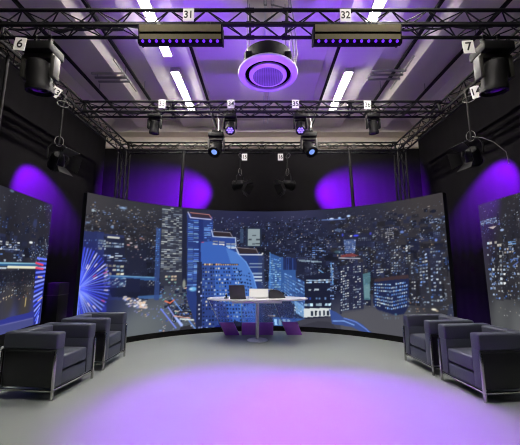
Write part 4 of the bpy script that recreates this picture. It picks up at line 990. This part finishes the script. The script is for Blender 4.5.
# clear acrylic panes under the top: left, centre and right, lower part coloured violet as the floor's reflection
def pane(a, b, c, d, m, name):
    mb = MB(); d1 = (Vector(b)-Vector(a)).cross(Vector(d)-Vector(a)).normalized()*.005
    lo = [mb.bm.verts.new(Vector(p)-d1) for p in (a, b, c, d)]; hi = [mb.bm.verts.new(Vector(p)+d1) for p in (a, b, c, d)]
    mb.bm.faces.new(lo[::-1]); mb.bm.faces.new(hi)
    for k in range(4): mb.bm.faces.new((lo[k], lo[(k+1) % 4], hi[(k+1) % 4], hi[k]))
    return mb.build(name, m, tb, False)
def lerp(a, b, u): return tuple(a[i]+(b[i]-a[i])*u for i in range(3))
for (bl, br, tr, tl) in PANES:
    pane(bl, br, lerp(br, tr, .36), lerp(bl, tl, .36), M_acryl_reflect, 'reflection_pane')
    pane(lerp(bl, tl, .365), lerp(br, tr, .365), tr, tl, M_acryl, 'clear_pane')
    MB().tube([bl, tl], .006, 6).build('pane_edge', M_steel, tb)
# things on the table
lp = thing('laptop', 'open graphite laptop on the table seen from behind its lid', 'laptop', (tx-.36, ty+.02, .75), R(4))
MB().box((-.145, -.24, 0), (.145, .0, .016), .005).build('base', M_lid, lp)
MB().box((-.14, -.004, 0), (.14, .008, .24), .004, mtx=Matrix.Translation((0, -.24, .012)) @ Matrix.Rotation(R(10), 4, 'X') @ Matrix(((1, 0, -.12, 0), (0, 1, 0, 0), (0, 0, 1, 0), (0, 0, 0, 1)))).build('lid', M_lid, lp)
wb = thing('white_monitor', 'small white monitor with a glow added to its face at the middle of the table', 'monitor', (tx+.045, ty-.04, .75), 0)
MB().box((-.2, -.015, .012), (.16, .012, .17), .008).build('panel', M_white, wb)
MB().box((-.19, -.018, .02), (.15, -.014, .162), .001, 1).build('display', M_white_glow, wb)  # glow added to brighten the white panel, which gets no front light
MB().box((-.12, -.05, 0), (.12, .06, .012), .004).build('stand_base', M_white, wb)
MB().box((.14, -.012, .155), (.24, .008, .167), .003).build('hinge_arm', M_white, wb)
gc = thing('document_case', 'dark grey wedge shaped case on the table right of the white monitor', 'case', (tx+.345, ty+.03, .75))
mm = MB(); mm.prism([(-.14, 0), (.18, 0), (.13, .08), (.06, .135), (-.06, .155), (-.12, .14)], .16, Matrix.Translation((0, .08, 0)) @ Matrix(((1, 0, 0, 0), (0, 0, -1, 0), (0, 1, 0, 0), (0, 0, 0, 1))))
es = list(mm.bm.edges); bmesh.ops.bevel(mm.bm, geom=es, offset=.008, segments=2, affect='EDGES')
mm.build('shell', M_lid, gc)
MB().tube([(-.04, 0, .145), (-.04, 0, .17), (.02, 0, .165), (.02, 0, .135)], .007, 6).build('handle', M_black, gc)
mi = thing('table_microphone', 'small black microphone on the table at the left of the laptop', 'microphone', (tx-.57, ty-.06, .75))
MB().lathe([(0, 0), (.045, 0), (.045, .012), (.012, .018), (0, .018)], 20).build('base', M_black, mi)
MB().lathe([(0, .018), (.014, .018), (.02, .04), (.018, .065), (0, .075)], 16).build('capsule', M_black, mi)

# ------------------------------------------------------------------ lights
def spot(name, loc, target, power, color, angle, blend=.2, size=.05):
    l = bpy.data.lights.new(name, 'SPOT'); l.energy = power; l.color = color
    l.spot_size = R(angle); l.spot_blend = blend; l.shadow_soft_size = size
    o = bpy.data.objects.new(name, l); C.objects.link(o); o.location = loc
    o.rotation_euler = (Vector(target)-Vector(loc)).to_track_quat('-Z', 'Y').to_euler()
    return o
for a in SPOTS: spot(*a)
w = bpy.data.worlds.new('room_air'); bpy.context.scene.world = w; w.use_nodes = True
w.node_tree.nodes['Background'].inputs['Color'].default_value = (.02, .02, .022, 1)

# ------------------------------------------------------------------ camera
cam = bpy.data.cameras.new('camera'); co = bpy.data.objects.new('camera', cam); C.objects.link(co)
cam.sensor_width = 36; cam.lens = 36*300/520; cam.shift_x = -2/520; cam.clip_start = .05
co.location = (0, 0, 1.3); co.rotation_euler = (PI/2+R(8.624), 0, 0)
sc = bpy.context.scene
sc.camera = co
sc.view_settings.view_transform = 'Standard'; sc.view_settings.look = 'None'
sc.view_settings.gamma = 1; sc.view_settings.use_curve_mapping = False
sc.view_settings.exposure = EXPO
try:
    sc.cycles.use_denoising = True
    sc.cycles.filter_width = 1.1
    sc.cycles.max_bounces = 8; sc.cycles.diffuse_bounces = 4
    sc.cycles.sample_clamp_indirect = 6
except Exception: pass
